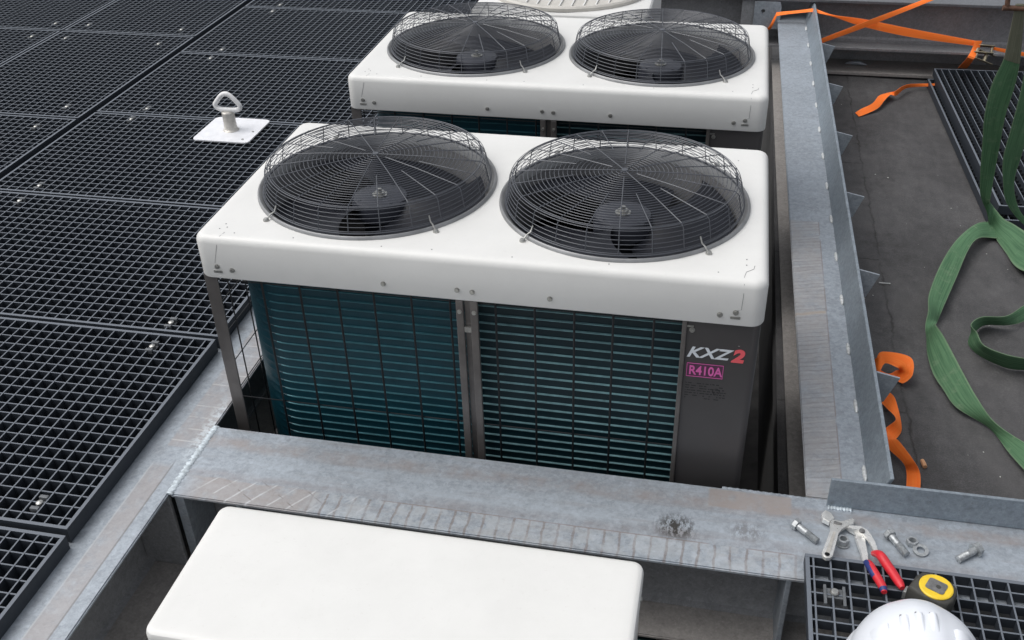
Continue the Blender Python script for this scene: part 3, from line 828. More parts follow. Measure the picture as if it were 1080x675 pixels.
    for q in ((1.190, 1.2735, -.2715, -.2703), (1.190, 1.2735, -.2347, -.2335), (1.190, 1.1912, -.2703, -.2347), (1.2723, 1.2735, -.2703, -.2347)): box(bm, q[0], q[1], .0104, .0112, q[2], q[3])
    obj('tag_border', bm, M['textp'], pn)
    obj('tag_letters', text_mesh('R410A', .0345, 1.1950, -.2647, .0106, 0, .0007, .80), M['textp'], pn)
    bm = B(); rnd = random.Random(3)
    for row in range(7):
        x = 1.190; z = -.290 - row * .0072
        while x < 1.282:
            w_ = rnd.uniform(.002, .012)
            if rnd.random() < .78: box(bm, x, min(x + w_, 1.285), .0116, .0121, z - .0022, z)
            x += w_ + rnd.uniform(.001, .004)
    tube(bm, [(1.262 + .008 * math.cos(a_), .0112, -.310 + .008 * math.sin(a_)) for a_ in [i * PI / 8 for i in range(16)]], .0008, 4, closed=True)
    obj('caution_print', bm, M['textk'], pn)
    bm = B(); box(bm, 1.300, 1.304, .0115, .012, -.176, -.1745); obj('scratch', bm, M['screw'], pn)
    bm = B(); box(bm, .01, 1.34, .02, .70, -1.719, -1.661, .003); obj('base_pan', bm, M['panel'], t)
    bm = B(); box(bm, .04, 1.34, .6985, .7015, -1.66, -.115); obj('rear_guard', bm, M['panel'], t)
    return t
u1 = make_unit('middle white twin fan unit showing its full front coil and lettered dark panel')
u2 = copy_tree(u1); u2.location = u1.location + V((.0018, 1.0851, 0))
u2['label'] = 'rear white twin fan unit, partly hidden behind the middle one'

# third unit behind, round beige louvre on a white top
t = thing('air_handler', (.58, 2.16, UB_Z), 'white unit with a round beige ribbed cover cut by the top edge of the photo', 'air conditioner')
bm = B(); loops = []
for ins, z in ((.30, .0), (.02, 0), (.008, -.003), (.002, -.010), (0, -.02), (0, -1.719)): loops.append([(x, y, z) for x, y in rrect(.235 + ins, .918 - ins, 1.835 + ins, 2.52 - ins, max(.035 - ins, .004))])
loft(bm, loops, True, True); obj('casing', bm, M['white'], t, smooth=28)
bm = B(); lathe(bm, .575, 2.17, [(.325, .0005), (.325, .012), (.318, .018), (.300, .016), (.296, .006), (.0001, .006)], 72); obj('round_cover', bm, M['beige'], t, smooth=30)
bm = B()
for k in range(-6, 7):
    x = k * .045; h = math.sqrt(max(.294 ** 2 - x * x, 0)); box(bm, .575 + x - .002, .575 + x + .002, 2.17 - h, 2.17 + h, .0065, .0125)
obj('louvre_rib', bm, M['white'], t)

# small unit in the foreground
t = thing('condensing_unit', (.68, -.63, UB_Z), 'plain white fanless unit top at the bottom edge, in front of the crossing beam', 'air conditioner')
bm = B(); loops = []; x0, x1, y0, y1 = .217, 1.147, -.815, -.457; zc = -.400
for ins, z in ((.03, 0), (.014, 0), (.008, -.0012), (.003, -.005), (.0008, -.010), (0, -.016), (0, -.040)): loops.append([(x, y, zc + z) for x, y in rrect(x0 + ins, x1 - ins, y0 + ins, y1 - ins, max(.024 - ins, .005))])
loft(bm, loops, True, True); cap = obj('top_cap', bm, M['white'], t, smooth=28)
bm = B(); loft(bm, [[(x, y, z) for x, y in rrect(x0 + .004, x1 - .004, y0 + .004, y1 - .004, .018)] for z in (zc - .0395, UB_Z + .06)], True, True); obj('casing', bm, M['white'], t, smooth=40)
bm = B()
xf(bm, lambda q: lathe(q, 0, 0, [(.006, 0), (.0055, .003), (.0001, .0045)], 10), Matrix.Translation((x1 - .0005, -.535, zc - .028)) @ Matrix.Rotation(PI / 2, 4, 'Y')); obj('screw', bm, M['screw'], cap, smooth=40)
bm = B(); box(bm, x0 + .08, x0 + .16, y0 + .02, y1 - .02, UB_Z + .001, UB_Z + .0595); obj('foot', bm, M['panel'], t)
bm = B(); box(bm, x1 - .16, x1 - .08, y0 + .02, y1 - .02, UB_Z + .001, UB_Z + .0595); obj('foot', bm, M['panel'], t)

# ---------------------------------------------------------------- straps and sling
RIB = {
 'orange_loop': [((1.772, 0.898, -0.84), (1.776, 0.97, -0.84)), ((1.786, 0.869, -0.82), (1.779, 0.922, -0.8)), ((1.805, 0.898, -0.8), (1.796, 0.921, -0.77)), ((1.838, 0.883, -0.8), (1.881, 0.918, -0.78)), ((1.853, 0.899, -0.82), (1.886, 0.857, -0.8)), ((1.849, 0.92, -0.838), (1.863, 0.843, -0.83)), ((1.82, 0.902, -0.842), (1.845, 0.866, -0.842)), ((1.777, 0.95, -0.846), (1.774, 0.904, -0.846))], 
 'orange_tail': [((1.787, 0.738, -0.84), (1.816, 0.8, -0.84)), ((1.796, 0.685, -0.82), (1.819, 0.708, -0.8)), ((1.81, 0.613, -0.8), (1.835, 0.625, -0.84)), ((1.782, 0.594, -0.83), (1.815, 0.574, -0.845)), ((1.782, 0.516, -0.83), (1.808, 0.513, -0.8)), ((1.815, 0.443, -0.82), (1.834, 0.428, -0.79)), ((1.827, 0.419, -0.84), (1.858, 0.402, -0.82)), ((1.816, 0.335, -0.842), (1.855, 0.342, -0.842))], 
 'orange_end': [((1.887, 3.084, -0.845), (1.872, 3.131, -0.845)), ((1.925, 3.114, -0.84), (1.899, 3.148, -0.83)), ((1.983, 3.172, -0.83), (1.953, 3.181, -0.81)), ((2.02, 3.255, -0.82), (1.994, 3.29, -0.81)), ((2.052, 3.312, -0.81), (2.048, 3.39, -0.83)), ((2.087, 3.356, -0.83), (2.076, 3.342, -0.8)), ((2.134, 3.45, -0.83), (2.115, 3.408, -0.8)), ((2.181, 3.491, -0.83), (2.172, 3.484, -0.81)), ((2.308, 3.522, -0.83), (2.308, 3.537, -0.82))], 
 'strap_a': [((1.42, 3.66, -0.614), (1.4, 3.66, -0.615)), ((1.436, 3.62, -0.585), (1.421, 3.62, -0.581)), ((1.451, 3.58, -0.521), (1.447, 3.6, -0.508)), ((1.461, 3.58, -0.509), (1.46, 3.6, -0.496)), ((1.551, 3.58, -0.493), (1.551, 3.6, -0.484)), ((1.638, 3.57, -0.479), (1.641, 3.6, -0.47)), ((1.66, 3.56, -0.482), (1.659, 3.58, -0.471)), ((1.739, 3.52, -0.487), (1.738, 3.52, -0.477)), ((1.882, 3.48, -0.518), (1.876, 3.48, -0.479)), ((2.111, 3.42, -0.543), (2.103, 3.42, -0.5)), ((2.39, 3.35, -0.551), (2.384, 3.35, -0.523)), ((2.433, 3.34, -0.55), (2.428, 3.34, -0.527))], 
 'strap_b': [((1.66, 3.35, -0.578), (1.657, 3.35, -0.554)), ((1.687, 3.36, -0.571), (1.684, 3.36, -0.546)), ((1.923, 3.45, -0.497), (1.918, 3.45, -0.468)), ((2.22, 3.55, -0.387), (2.165, 3.55, -0.389)), ((2.324, 3.6, -0.355), (2.277, 3.6, -0.347))], 
 'strap_c': [((2.398, 3.33, -0.52), (2.433, 3.33, -0.519)), ((2.392, 3.32, -0.56), (2.421, 3.32, -0.573)), ((2.367, 3.28, -0.595), (2.4, 3.28, -0.603)), ((2.402, 3.579, -0.748), (2.45, 3.585, -0.748))], 
 'strap_d': [((2.478, 3.33, -0.545), (2.481, 3.33, -0.559)), ((2.555, 3.33, -0.556), (2.559, 3.33, -0.575)), ((2.658, 3.33, -0.57), (2.662, 3.33, -0.589)), ((2.856, 3.33, -0.589), (2.861, 3.33, -0.608))], 
 'sling_a': [((2.109, 1.62, 0.149), (2.137, 1.62, 0.15)), ((2.124, 1.66, 0.016), (2.168, 1.66, 0.017)), ((2.13, 1.68, -0.05), (2.184, 1.68, -0.064)), ((2.12, 1.71, -0.152), (2.195, 1.71, -0.158)), ((2.128, 1.74, -0.271), (2.198, 1.74, -0.267)), ((2.154, 1.78, -0.395), (2.215, 1.78, -0.391)), ((2.182, 1.82, -0.526), (2.234, 1.82, -0.533)), ((2.217, 1.87, -0.646), (2.252, 1.85, -0.666)), ((2.275, 1.93, -0.754), (2.266, 1.9, -0.69)), ((2.307, 1.958, -0.83), (2.311, 2.012, -0.76)), ((2.32, 1.876, -0.84), (2.343, 1.95, -0.78)), ((2.336, 1.773, -0.84), (2.382, 1.919, -0.79)), ((2.344, 1.664, -0.83), (2.418, 1.855, -0.79)), ((2.373, 1.603, -0.82), (2.49, 1.765, -0.8)), ((2.469, 1.618, -0.84), (2.564, 1.753, -0.84))], 
 'sling_b': [((2.168, 1.55, 0.003), (2.213, 1.55, 0.005)), ((2.188, 1.6, -0.163), (2.245, 1.6, -0.154)), ((2.199, 1.64, -0.282), (2.258, 1.64, -0.285)), ((2.211, 1.68, -0.413), (2.268, 1.68, -0.398)), ((2.246, 1.72, -0.531), (2.279, 1.72, -0.509)), ((2.287, 1.76, -0.625), (2.317, 1.76, -0.611)), ((2.379, 1.8, -0.727), (2.379, 1.8, -0.698)), ((2.479, 1.82, -0.774), (2.466, 1.82, -0.726))], 
 'sling_c': [((2.372, 1.877, -0.84), (2.396, 2.007, -0.84)), ((2.295, 1.87, -0.83), (2.309, 1.988, -0.82)), ((2.228, 1.797, -0.8), (2.236, 1.914, -0.8)), ((2.179, 1.699, -0.8), (2.14, 1.749, -0.79)), ((2.113, 1.509, -0.81), (2.059, 1.555, -0.79)), ((2.042, 1.303, -0.81), (1.993, 1.344, -0.79)), ((2.015, 1.231, -0.83), (1.971, 1.207, -0.78)), ((1.997, 1.165, -0.8), (1.958, 1.147, -0.8)), ((1.981, 1.106, -0.77), (1.964, 1.117, -0.83)), ((1.997, 1.046, -0.77), (1.955, 1.021, -0.83)), ((2.018, 0.956, -0.78), (1.959, 0.91, -0.83)), ((2.041, 0.845, -0.79), (1.979, 0.828, -0.83)), ((2.059, 0.746, -0.79), (2.006, 0.741, -0.83)), ((2.095, 0.646, -0.8), (2.092, 0.667, -0.84)), ((2.172, 0.556, -0.8), (2.125, 0.54, -0.83)), ((2.263, 0.466, -0.8), (2.188, 0.414, -0.84))], 
 'sling_d': [((2.388, 1.393, -0.84), (2.382, 1.412, -0.8)), ((2.303, 1.276, -0.83), (2.3, 1.315, -0.79)), ((2.242, 1.241, -0.83), (2.222, 1.218, -0.78)), ((2.175, 1.245, -0.84), (2.138, 1.183, -0.77)), ((2.135, 1.198, -0.84), (2.095, 1.13, -0.77)), ((2.102, 1.132, -0.845), (2.111, 1.097, -0.78)), ((2.126, 1.062, -0.845), (2.115, 1.014, -0.77)), ((2.194, 1.007, -0.845), (2.163, 0.975, -0.77)), ((2.253, 1.002, -0.845), (2.227, 0.958, -0.77)), ((2.32, 1.016, -0.845), (2.29, 0.961, -0.77))]}
DEB = [(1.88, 0.473, -0.842), (1.864, 1.478, -0.845)]
t = thing('ratchet_strap', (2.3, 3.4, -.85), 'orange ratchet strap pulled over the right beam and tied to the far beam', 'strap')
for nm in ('strap_a', 'strap_b', 'strap_c', 'strap_d'): obj('webbing', ribbon(RIB[nm], .003, 6, 4, 1), M['orange'], t, smooth=50, fixn=False)
c = V((2.455, 3.325, -.560)); bm = B()
def ratch(q):
    box(q, -.050, .040, -.020, -.015, -.014, .016, .002); box(q, -.050, .040, .015, .020, -.014, .016, .002)
    tube(q, [(-.035, -.02, 0), (-.035, .02, 0)], .010, 10); tube(q, [(.030, -.02, 0), (.030, .02, 0)], .006, 10)
    lathe(q, 0, 0, [(.0001, -.03), (.0001, -.03)], 4)
xf(bm, ratch, Matrix.Translation(c) @ Matrix.Rotation(math.radians(-8), 4, 'Z') @ Matrix.Rotation(math.radians(55), 4, 'X')); 
rt = obj('ratchet', bm, M['ratchet'], t, smooth=40)
bm = B()
def hand(q):
    box(q, -.045, .045, -.024, -.021, -.006, .010, .001); box(q, -.045, .045, .021, .024, -.006, .010, .001); tube(q, [(-.045, -.026, .002), (-.045, .026, .002)], .007, 8); tube(q, [(.0, -.022, .002), (.0, .022, .002)], .009, 8)
xf(bm, hand, Matrix.Translation(c + V((.005, -.012, -.035))) @ Matrix.Rotation(math.radians(20), 4, 'Y') @ Matrix.Rotation(math.radians(50), 4, 'X'))
obj('handle', bm, M['ratchet'], rt, smooth=40)
tag(obj('webbing_strap', ribbon(RIB['orange_end'], .003, 8, 4, 3), M['orange'], smooth=50, fixn=False), 'short loose end of orange webbing lying on the dark roof beside the grating stack', 'strap')
t = thing('webbing_strap', (1.83, .65, -.85), 'orange webbing looped and twisted on the dark roof beside the upright beam edge', 'strap')
for nm in ('orange_loop', 'orange_tail'): obj('webbing', ribbon(RIB[nm], .003, 8, 4, 5), M['orange'], t, smooth=50, fixn=False)
t = thing('lifting_sling', (2.15, 1.3, -.85), 'wide green lifting sling hanging down and coiled across the dark roof', 'lifting sling')
sa = RIB['sling_a']
obj('sleeve', ribbon(sa[:3], .010, 8, 5, 2), M['sleeve'], t, smooth=50, fixn=False)
obj('webbing', ribbon(sa[1:], .006, 8, 6, 4), M['green'], t, smooth=50, fixn=False)
for nm in ('sling_b', 'sling_c', 'sling_d'): obj('webbing', ribbon(RIB[nm], .006, 8, 6, 6), M['green'], t, smooth=50, fixn=False)
tp = (V(sa[0][0]) + V(sa[0][1])) / 2; bm = B()
tube(bm, [tp + V((-.010 + .030 * math.cos(q), 0, .012 + .040 * math.sin(q))) for q in [math.radians(a_) for a_ in range(-40, 221, 20)]], .008, 8)
tube(bm, [tp + V((-.050, 0, -.012)), tp + V((.030, 0, -.012))], .009, 8)
obj('shackle', bm, M['rust'], t, smooth=60)

# small litter on the roof
bm = B()
xf(bm, lambda q: tube(q, [(-.014, 0, 0), (0, 0, 0), (.014, 0, 0)], [.0065, .007, .006], 8), Matrix.Translation(V(DEB[0])) @ Matrix.Rotation(math.radians(100), 4, 'Z'))
tag(obj('wood_plug', bm, M['wood'], smooth=40), 'small orange brown plug on the dark roof right of the twisted orange webbing', 'debris')
bm = B(); box(bm, DEB[1][0] - .02, DEB[1][0] + .02, DEB[1][1] - .004, DEB[1][1] + .004, -.849, -.843); tag(obj('metal_strip', bm, M['screw']), 'tiny pale metal strip on the roof beside the upright beam edge', 'debris')
rnd = random.Random(9); bm = B()
for i in range(55):
    x, y, r = rnd.uniform(1.75, 2.7), rnd.uniform(-.02, 3.4), rnd.uniform(.0012, .004)
    a = [bm.verts.new((x + r * rnd.uniform(.6, 1.3) * math.cos(q), y + r * rnd.uniform(.6, 1.3) * math.sin(q), -.848)) for q in (0, 1.3, 2.5, 3.8, 5.1)]; tp_ = bm.verts.new((x, y, -.848 + r * .7))
    for k in range(5): bm.faces.new((a[k], a[(k + 1) % 5], tp_))
tag(obj('roof_grit', bm, M['screw']), 'scattered pale grit on the dark roof', 'grit', kind='stuff')

# ---------------------------------------------------------------- tools
ZS = ZT + .0003
def hexbolt(p0, p1, label, washer=False, r=.0082, slen=None):
    """head at p0, thread end at p1, lying on the flange"""
    a, b = V((*p0, ZS + r + .0035)), V((*p1, ZS + r * .9)); d = (b - a); L = d.length; d.normalize()
    t = thing('hex_bolt', (*p0, ZS), label, 'bolt', 'zinc bolts left on the beam')
    rot = V((0, 0, 1)).rotation_difference(d).to_matrix().to_4x4(); M4 = Matrix.Translation(a) @ rot
    bm = B()
    def f(q):
        pts = []; z = .0
        prof = [(r * .5, 0), (r, .0)]; z = L * .45
        prof.append((r, z))
        while z < L - .002: prof += [(r * .90, z + .0006), (r, z + .0014)]; z += .0018
        prof += [(r * .75, L), (.0001, L)]
        lathe(q, 0, 0, prof, 16)
    xf(bm, f, M4); obj('shank', bm, M['bolt'], t, smooth=50)
    bm = B()
    def g(q): prism(q, [(r * 1.65 * math.cos(k * PI / 3 + .52), r * 1.65 * math.sin(k * PI / 3 + .52)) for k in range(6)], -.011, 0, bev=0)
    xf(bm, g, M4); bmesh.ops.bevel(bm, geom=list(bm.edges), offset=.0006, segments=1, affect='EDGES'); obj('bolt_head', bm, M['bolt'], t)
    if washer:
        bm = B(); xf(bm, lambda q: lathe(q, 0, 0, [(r * 1.05, .001), (r * 2.0, .001), (r * 2.0, .0035), (r * 1.05, .0035), (r * 1.05, .001)], 24), M4 @ Matrix.Rotation(.12, 4, 'X')); obj('washer', bm, M['bolt'], t, smooth=30)
hexbolt((1.474, -.160), (1.516, -.197), 'zinc bolt lying left of the adjustable wrench on the beam')
hexbolt((1.678, -.155), (1.707, -.203), 'zinc bolt lying between the pliers and the loose washer')
hexbolt((1.856, -.164), (1.814, -.197), 'zinc bolt with a washer on it, lying alone near the right edge', True)
def nut(p, label, tilt=0, z=ZS, r=.0135):
    bm = B()
    def f(q):
        n = 24; o = []
        for k in range(n):
            a_ = 2 * PI * k / n; c_ = math.cos(((a_ + PI / 6) % (PI / 3)) - PI / 6); o.append((r * .87 / c_ * math.cos(a_), r * .87 / c_ * math.sin(a_)))
        i_ = [(.0078 * math.cos(2 * PI * k / n), .0078 * math.sin(2 * PI * k / n)) for k in range(n)]
        R_ = [[q.verts.new((x, y, zz)) for x, y in ring] for ring, zz in ((o, .001), (o, .012), ([(x * .93, y * .93) for x, y in o], .013), (i_, .013), (i_, 0), ([(x * .93, y * .93) for x, y in o], 0))]
        for a in range(6):
            for k in range(n): q.faces.new((R_[a][k], R_[a][(k + 1) % n], R_[(a + 1) % 6][(k + 1) % n], R_[(a + 1) % 6][k]))
    xf(bm, f, Matrix.Translation((*p, z)) @ Matrix.Rotation(tilt, 4, 'X') @ Matrix.Rotation(.3, 4, 'Z'))
    tag(obj('hex_nut', bm, M['bolt'], smooth=30), label, 'nut', 'zinc nuts left on the beam')
def ring(p, label, z=ZS, tilt=(0, 0), ro=.0155, ri=.0088):
    bm = B(); xf(bm, lambda q: lathe(q, 0, 0, [(ri, 0), (ro, 0), (ro, .003), (ri, .003), (ri, 0)], 28), Matrix.Translation((*p, z)) @ Matrix.Rotation(tilt[0], 4, 'X') @ Matrix.Rotation(tilt[1], 4, 'Y'))
    tag(obj('washer', bm, M['bolt'], smooth=30), label, 'washer', 'zinc washers left on the beam')
ring((1.572, -.188), 'washer under the nut between wrench and pliers')
nut((1.5715, -.186), 'zinc nut on a washer between wrench and pliers', z=ZS + .0032)
nut((1.723, -.160), 'zinc nut leaning on the washer right of the bolts')
ring((1.739, -.180), 'loose zinc washer leaning against the nut', z=ZS + .0035, tilt=(.15, .0), ro=.017)

# adjustable wrench
t = thing('adjustable_wrench', (1.545, -.19, ZS), 'worn chrome adjustable wrench lying on the beam with its head away from the camera', 'wrench')
WR0 = set(o.name for o in bpy.data.objects); e0, e1 = V((1.529, -.266)), V((1.5655, -.124)); d = (e1 - e0); Lw = d.length; d.normalize(); s = V((d.y, -d.x))
def loc2(u, v): q = e0 + d * u * Lw + s * v; return (q.x, q.y)
bm = B()
out = [(-.06, -.007), (-.085, 0), (-.06, .007), (.0, .0115), (.25, .0105), (.62, .0085), (.76, .011), (.86, .019), (1.00, .032), (1.10, .034), (1.12, .026), (1.00, .014), (.95, .006), (.95, -.006), (.96, -.012), (.90, -.017), (.80, -.015), (.62, -.0085), (.25, -.0105), (.0, -.0115)]
prism(bm, [loc2(u, v) for u, v in out], ZS + .004, ZS + .014, bev=.0016); obj('wrench_body', bm, M['chrome'], t, smooth=40)
bm = B(); prism(bm, [loc2(u, v) for u, v in ((.84, -.017), (.96, -.013), (.99, -.010), (1.09, -.020), (1.12, -.034), (1.00, -.040), (.88, -.034))], ZS + .003, ZS + .015, bev=.0012); obj('moving_jaw', bm, M['chrome'], t, smooth=40)
bm = B(); a, b = loc2(.87, -.008), loc2(.87, .009); tube(bm, [(a[0], a[1], ZS + .013), (b[0], b[1], ZS + .013)], .0055, 10); obj('adjusting_screw', bm, M['grey'], t, smooth=40)
bm = B(); prism(bm, [loc2(u, v) for u, v in ((.0, -.0045), (.62, -.003), (.62, .003), (.0, .0045))], ZS + .0141, ZS + .0146); obj('handle_recess', bm, M['stain'], t)
bm = B(); a = loc2(-.01, 0); lathe(bm, a[0], a[1], [(.0055, ZS + .0142), (.0055, ZS + .0149), (.0001, ZS + .0149)], 16); obj('hanging_hole', bm, M['black'], t)

for o in bpy.data.objects:          # the tail rests on the edge of the grating, the head on the flange
    if o.name not in WR0 and o.type == 'MESH':
        for v_ in o.data.vertices:
            p_ = v_.co + wloc(o); u_ = (V((p_.x, p_.y)) - e0).dot(d) / Lw; v_.co.z += .029 * max(0, min(1, 1 - u_))
# water pump pliers
t = thing('pliers', (1.63, -.22, ZS), 'water pump pliers with red and blue grips lying from the beam onto the grating', 'pliers')
def flatbar(pts, w, z, h, name, m):
    P = [V((x, y)) for x, y in pts]; Lf, Rt = [], []
    for i, p_ in enumerate(P):
        d_ = (P[min(i + 1, len(P) - 1)] - P[max(i - 1, 0)]).normalized(); n_ = V((-d_.y, d_.x)); ww = w[i]
        Lf.append(tuple(p_ + n_ * ww)); Rt.append(tuple(p_ - n_ * ww))
    bm = B(); prism(bm, Lf + Rt[::-1], z, z + h, bev=.0012); return obj(name, bm, M[m], t, smooth=40)
flatbar([(1.578, -.137), (1.592, -.147), (1.604, -.153), (1.609, -.168), (1.611, -.192), (1.615, -.222), (1.616, -.262)], [.003, .006, .0075, .011, .0085, .0065, .005], ZS + .004, .010, 'jaw_arm', 'chrome')
flatbar([(1.585, -.150), (1.596, -.152), (1.608, -.152), (1.618, -.160), (1.626, -.174), (1.633, -.192), (1.640, -.228)], [.003, .005, .0075, .009, .0065, .0055, .0050], ZS + .0145, .008, 'jaw_arm', 'chrome')
bm = B(); lathe(bm, 1.612, -.163, [(.0065, ZS + .0226), (.0065, ZS + .026), (.004, ZS + .027), (.0001, ZS + .027)], 12); obj('pivot', bm, M['grey'], t, smooth=40)
def grip(pts, rr, blues):
    P = catmull([V(p_) for p_ in pts], 5); n_ = len(P); R_ = [v.x for v in catmull([V((r_, 0, 0)) for r_ in rr], 5)]
    bm = B(); tube(bm, P, R_, 12); g = obj('grip', bm, M['red'], t, smooth=60)
    for (i0, i1, side) in blues:
        bm = B()
        off = V((-.0034, .0015, .0008)) if side else V((0, 0, .0))
        tube(bm, [q + off for q in P[i0:i1]], [r_ * (.80 if side else 1.04) for r_ in R_[i0:i1]], 12); obj('grip_inlay', bm, M['blue'], g, smooth=60)
zb = ZR + .0100
grip([(1.6145, -.252, ZS + .016), (1.6165, -.272, ZR + .004), (1.622, -.295, zb), (1.631, -.318, zb), (1.638, -.338, zb), (1.640, -.352, zb)], [.0065, .0092, .0098, .0094, .0088, .006], [(4, 15, True), (21, 25, False)])
grip([(1.632, -.226, ZS + .022), (1.641, -.247, ZR + .010), (1.653, -.273, zb), (1.664, -.298, zb), (1.674, -.322, zb), (1.678, -.334, zb)], [.0065, .0100, .0104, .0100, .0092, .006], [])

# tape measure
t = thing('tape_measure', (1.745, -.345, ZR), 'black tape measure with a round yellow face lying beside the white helmet', 'tape measure')
tc = V((1.738, -.352)); bm = B(); rotT = Matrix.Translation((tc.x, tc.y, ZR)) @ Matrix.Rotation(math.radians(-28), 4, 'Z')
def body(q):
    o = [(.000, .042), (-.026, .040), (-.046, .030), (-.052, .012), (-.054, -.034), (-.030, -.040), (.020, -.040), (.036, -.034), (.043, -.015), (.043, .012), (.036, .030), (.020, .040)]
    loft(q, [[(x * f_ * .90, y * f_ * .90, z) for x, y in o] for f_, z in ((.94, .0005), (1, .004), (1, .036), (.95, .041), (.88, .043))], True, True)
xf(bm, body, rotT); obj('case', bm, M['tapeblack'], t, smooth=40)
bm = B(); xf(bm, lambda q: lathe(q, -.002, .0, [(.0335, .0432), (.0335, .0455), (.031, .0470), (.0001, .0472)], 40), rotT); obj('yellow_face', bm, M['yellow'], t, smooth=30)
bm = B(); xf(bm, lambda q: prism(q, rrect(-.021, .017, -.0165, .0165, .006, 4), .0474, .0482), rotT); obj('face_label', bm, M['grey'], t)
bm = B(); xf(bm, lambda q: lathe(q, .002, .0, [(.0052, .0483), (.0045, .0490), (.0001, .0490)], 14), rotT); obj('centre_rivet', bm, M['tapeblack'], t, smooth=30)
bm = B(); xf(bm, lambda q: box(q, -.055, -.048, -.030, -.011, .0005, .022, .001), rotT); obj('end_hook', bm, M['screw'], t)

# helmet
HC = V((1.675, -.572, ZR)); t = thing('safety_helmet', HC, 'white safety helmet with small raised vents at the bottom edge on the grating', 'helmet')
rx, ry, hz = .130, .152, .158
def dome(an, el, k=1.0):
    x = rx * k * math.cos(el) * math.cos(an); y = ry * k * math.cos(el) * math.sin(an); z = hz * (1 + (k - 1) * .8) * math.sin(el) ** .92 if el > 0 else 0
    # flat ridge over the crown, and shallow side bosses
    r1 = math.exp(-(x / .030) ** 4) * .004 * math.sin(el)
    r2 = math.exp(-(((abs(x) - .078) / .020) ** 2)) * .0025 * math.sin(el)
    return V((x, y, .006 + z + r1 + r2))
bm = B(); na, ne = 96, 40; rows = []
for j in range(ne):
    el = (PI / 2) * j / ne; rows.append([bm.verts.new(HC + dome(2 * PI * i / na, el)) for i in range(na)])
tp_ = bm.verts.new(HC + dome(0, PI / 2))
for a, b in zip(rows, rows[1:]):
    for i in range(na): bm.faces.new((a[i], a[(i + 1) % na], b[(i + 1) % na], b[i]))
for i in range(na): bm.faces.new((rows[-1][i], rows[-1][(i + 1) % na], tp_))
obj('shell', bm, M['helmet'], t, smooth=60)
bm = B(); A_, B_, C_, D2 = [], [], [], []
for i in range(na):
    a_ = 2 * PI * i / na; pk = 1 + .22 * max(0, -math.sin(a_)) ** 3
    p0 = HC + V((rx * .985 * math.cos(a_), ry * .985 * math.sin(a_), .020)); p1 = HC + V((rx * 1.07 * math.cos(a_), ry * 1.06 * pk * math.sin(a_), .008)); 
    A_.append(bm.verts.new(p0)); B_.append(bm.verts.new(p1)); C_.append(bm.verts.new(p1 - V((0, 0, .004)))); D2.append(bm.verts.new(p0 - V((0, 0, .014))))
for R1, R2 in ((A_, B_), (B_, C_), (C_, D2)):
    for i in range(na): bm.faces.new((R1[i], R1[(i + 1) % na], R2[(i + 1) % na], R2[i]))
obj('brim', bm, M['helmet'], t, smooth=50)
def vent(px, py, w, l):
    bm = B(); rows = []
    for i in range(9):
        f_ = i / 8; y = py - l / 2 + l * f_; row = []
        for j in range(7):
            g = j / 6; x = px - w / 2 + w * g
            q = (x / rx) ** 2 + (y / ry) ** 2; zz = hz * max(1 - q, .01) ** .47 + .004 * math.exp(-(x / .03) ** 4) + .006
            lift = .0085 * math.sin(PI * g) ** .6 * min(1, f_ * 1.3) if 0 < j < 6 else -.001
            row.append(bm.verts.new(HC + V((x, y, zz + lift))))
        rows.append(row)
    for a, b in zip(rows, rows[1:]):
        for j in range(6): bm.faces.new((a[j], a[j + 1], b[j + 1], b[j]))
    return bm
obj('side_panel', vent(-.082, -.004, .034, .046), M['helmet'], t, smooth=40)
obj('side_panel', vent(.062, -.010, .040, .052), M['helmet'], t, smooth=40)
for k in range(3): obj('vent_hood', vent(-.043 + .0255 * k, .010 + .003 * k, .017, .042), M['helmet'], t, smooth=40)

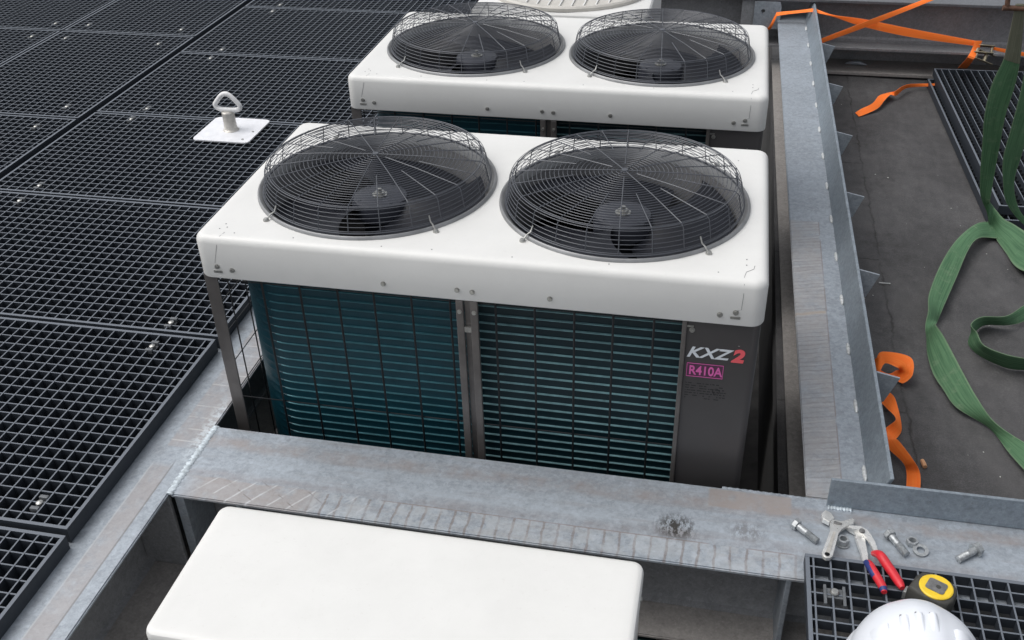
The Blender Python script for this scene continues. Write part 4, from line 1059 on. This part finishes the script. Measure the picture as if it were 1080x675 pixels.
for k in range(3):
    x, y = -.043 + .0255 * k, .033 + .003 * k; q = (x / rx) ** 2 + (y / ry) ** 2; zz = hz * max(1 - q, .01) ** .47 + .004 * math.exp(-(x / .03) ** 4) + .006
    bm = B(); box(bm, HC.x + x - .0060, HC.x + x + .0060, HC.y + y - .0028, HC.y + y + .0028, HC.z + zz - .002, HC.z + zz + .0022, .0008); obj('vent_slot', bm, M['grey'], t)

# ---------------------------------------------------------------- camera, light, render
R3 = ((0.9786542678568518, 0.20400613188788594, -0.024845968641046726), (0.09315249461106603, -0.5481023923829094, -0.8312077840178511), (-0.1831896196658116, 0.8111505813449644, -0.5554064256293958))
cam = bpy.data.cameras.new('camera'); co = link(bpy.data.objects.new('camera', cam))
M3 = Matrix((R3[0], tuple(-v for v in R3[1]), tuple(-v for v in R3[2]))).transposed()
co.matrix_world = Matrix.Translation((1.2134297859901717, -1.9133151004782794, 1.1557903567019643)) @ M3.to_4x4()
cam.lens = 36 * 1067.36 / 1080; cam.sensor_width = 36; cam.sensor_fit = 'HORIZONTAL'; cam.clip_start = .05; cam.clip_end = 500
scene.camera = co
w = bpy.data.worlds.new('World'); scene.world = w; w.use_nodes = True
nt = w.node_tree; bg = nt.nodes['Background']
sky = nt.nodes.new('ShaderNodeTexSky'); sky.sky_type = 'NISHITA'; sky.sun_disc = False
EL, AZ = math.radians(60), math.radians(262)       # azimuth measured clockwise from +Y
sky.sun_elevation = EL; sky.sun_rotation = AZ; sky.air_density = 1.0; sky.dust_density = 4.0; sky.ozone_density = 1.0
hs = nt.nodes.new('ShaderNodeHueSaturation'); hs.inputs['Saturation'].default_value = .25
nt.links.new(sky.outputs[0], hs.inputs['Color']); nt.links.new(hs.outputs[0], bg.inputs['Color']); bg.inputs['Strength'].default_value = .15
sun = bpy.data.lights.new('sun', 'SUN'); so = link(bpy.data.objects.new('sun', sun)); sun.energy = 1.0; sun.angle = math.radians(60); sun.color = (1, .975, .94)
dirv = V((math.sin(AZ) * math.cos(EL), math.cos(AZ) * math.cos(EL), math.sin(EL)))
so.rotation_euler = dirv.to_track_quat('Z', 'Y').to_euler(); so.location = (0, 0, 8)
scene.view_settings.view_transform = 'Standard'; scene.view_settings.look = 'None'; scene.view_settings.gamma = 1
scene.view_settings.exposure = 0.15
scene.render.engine = 'CYCLES'
scene.render.resolution_x = 1024; scene.render.resolution_y = 640
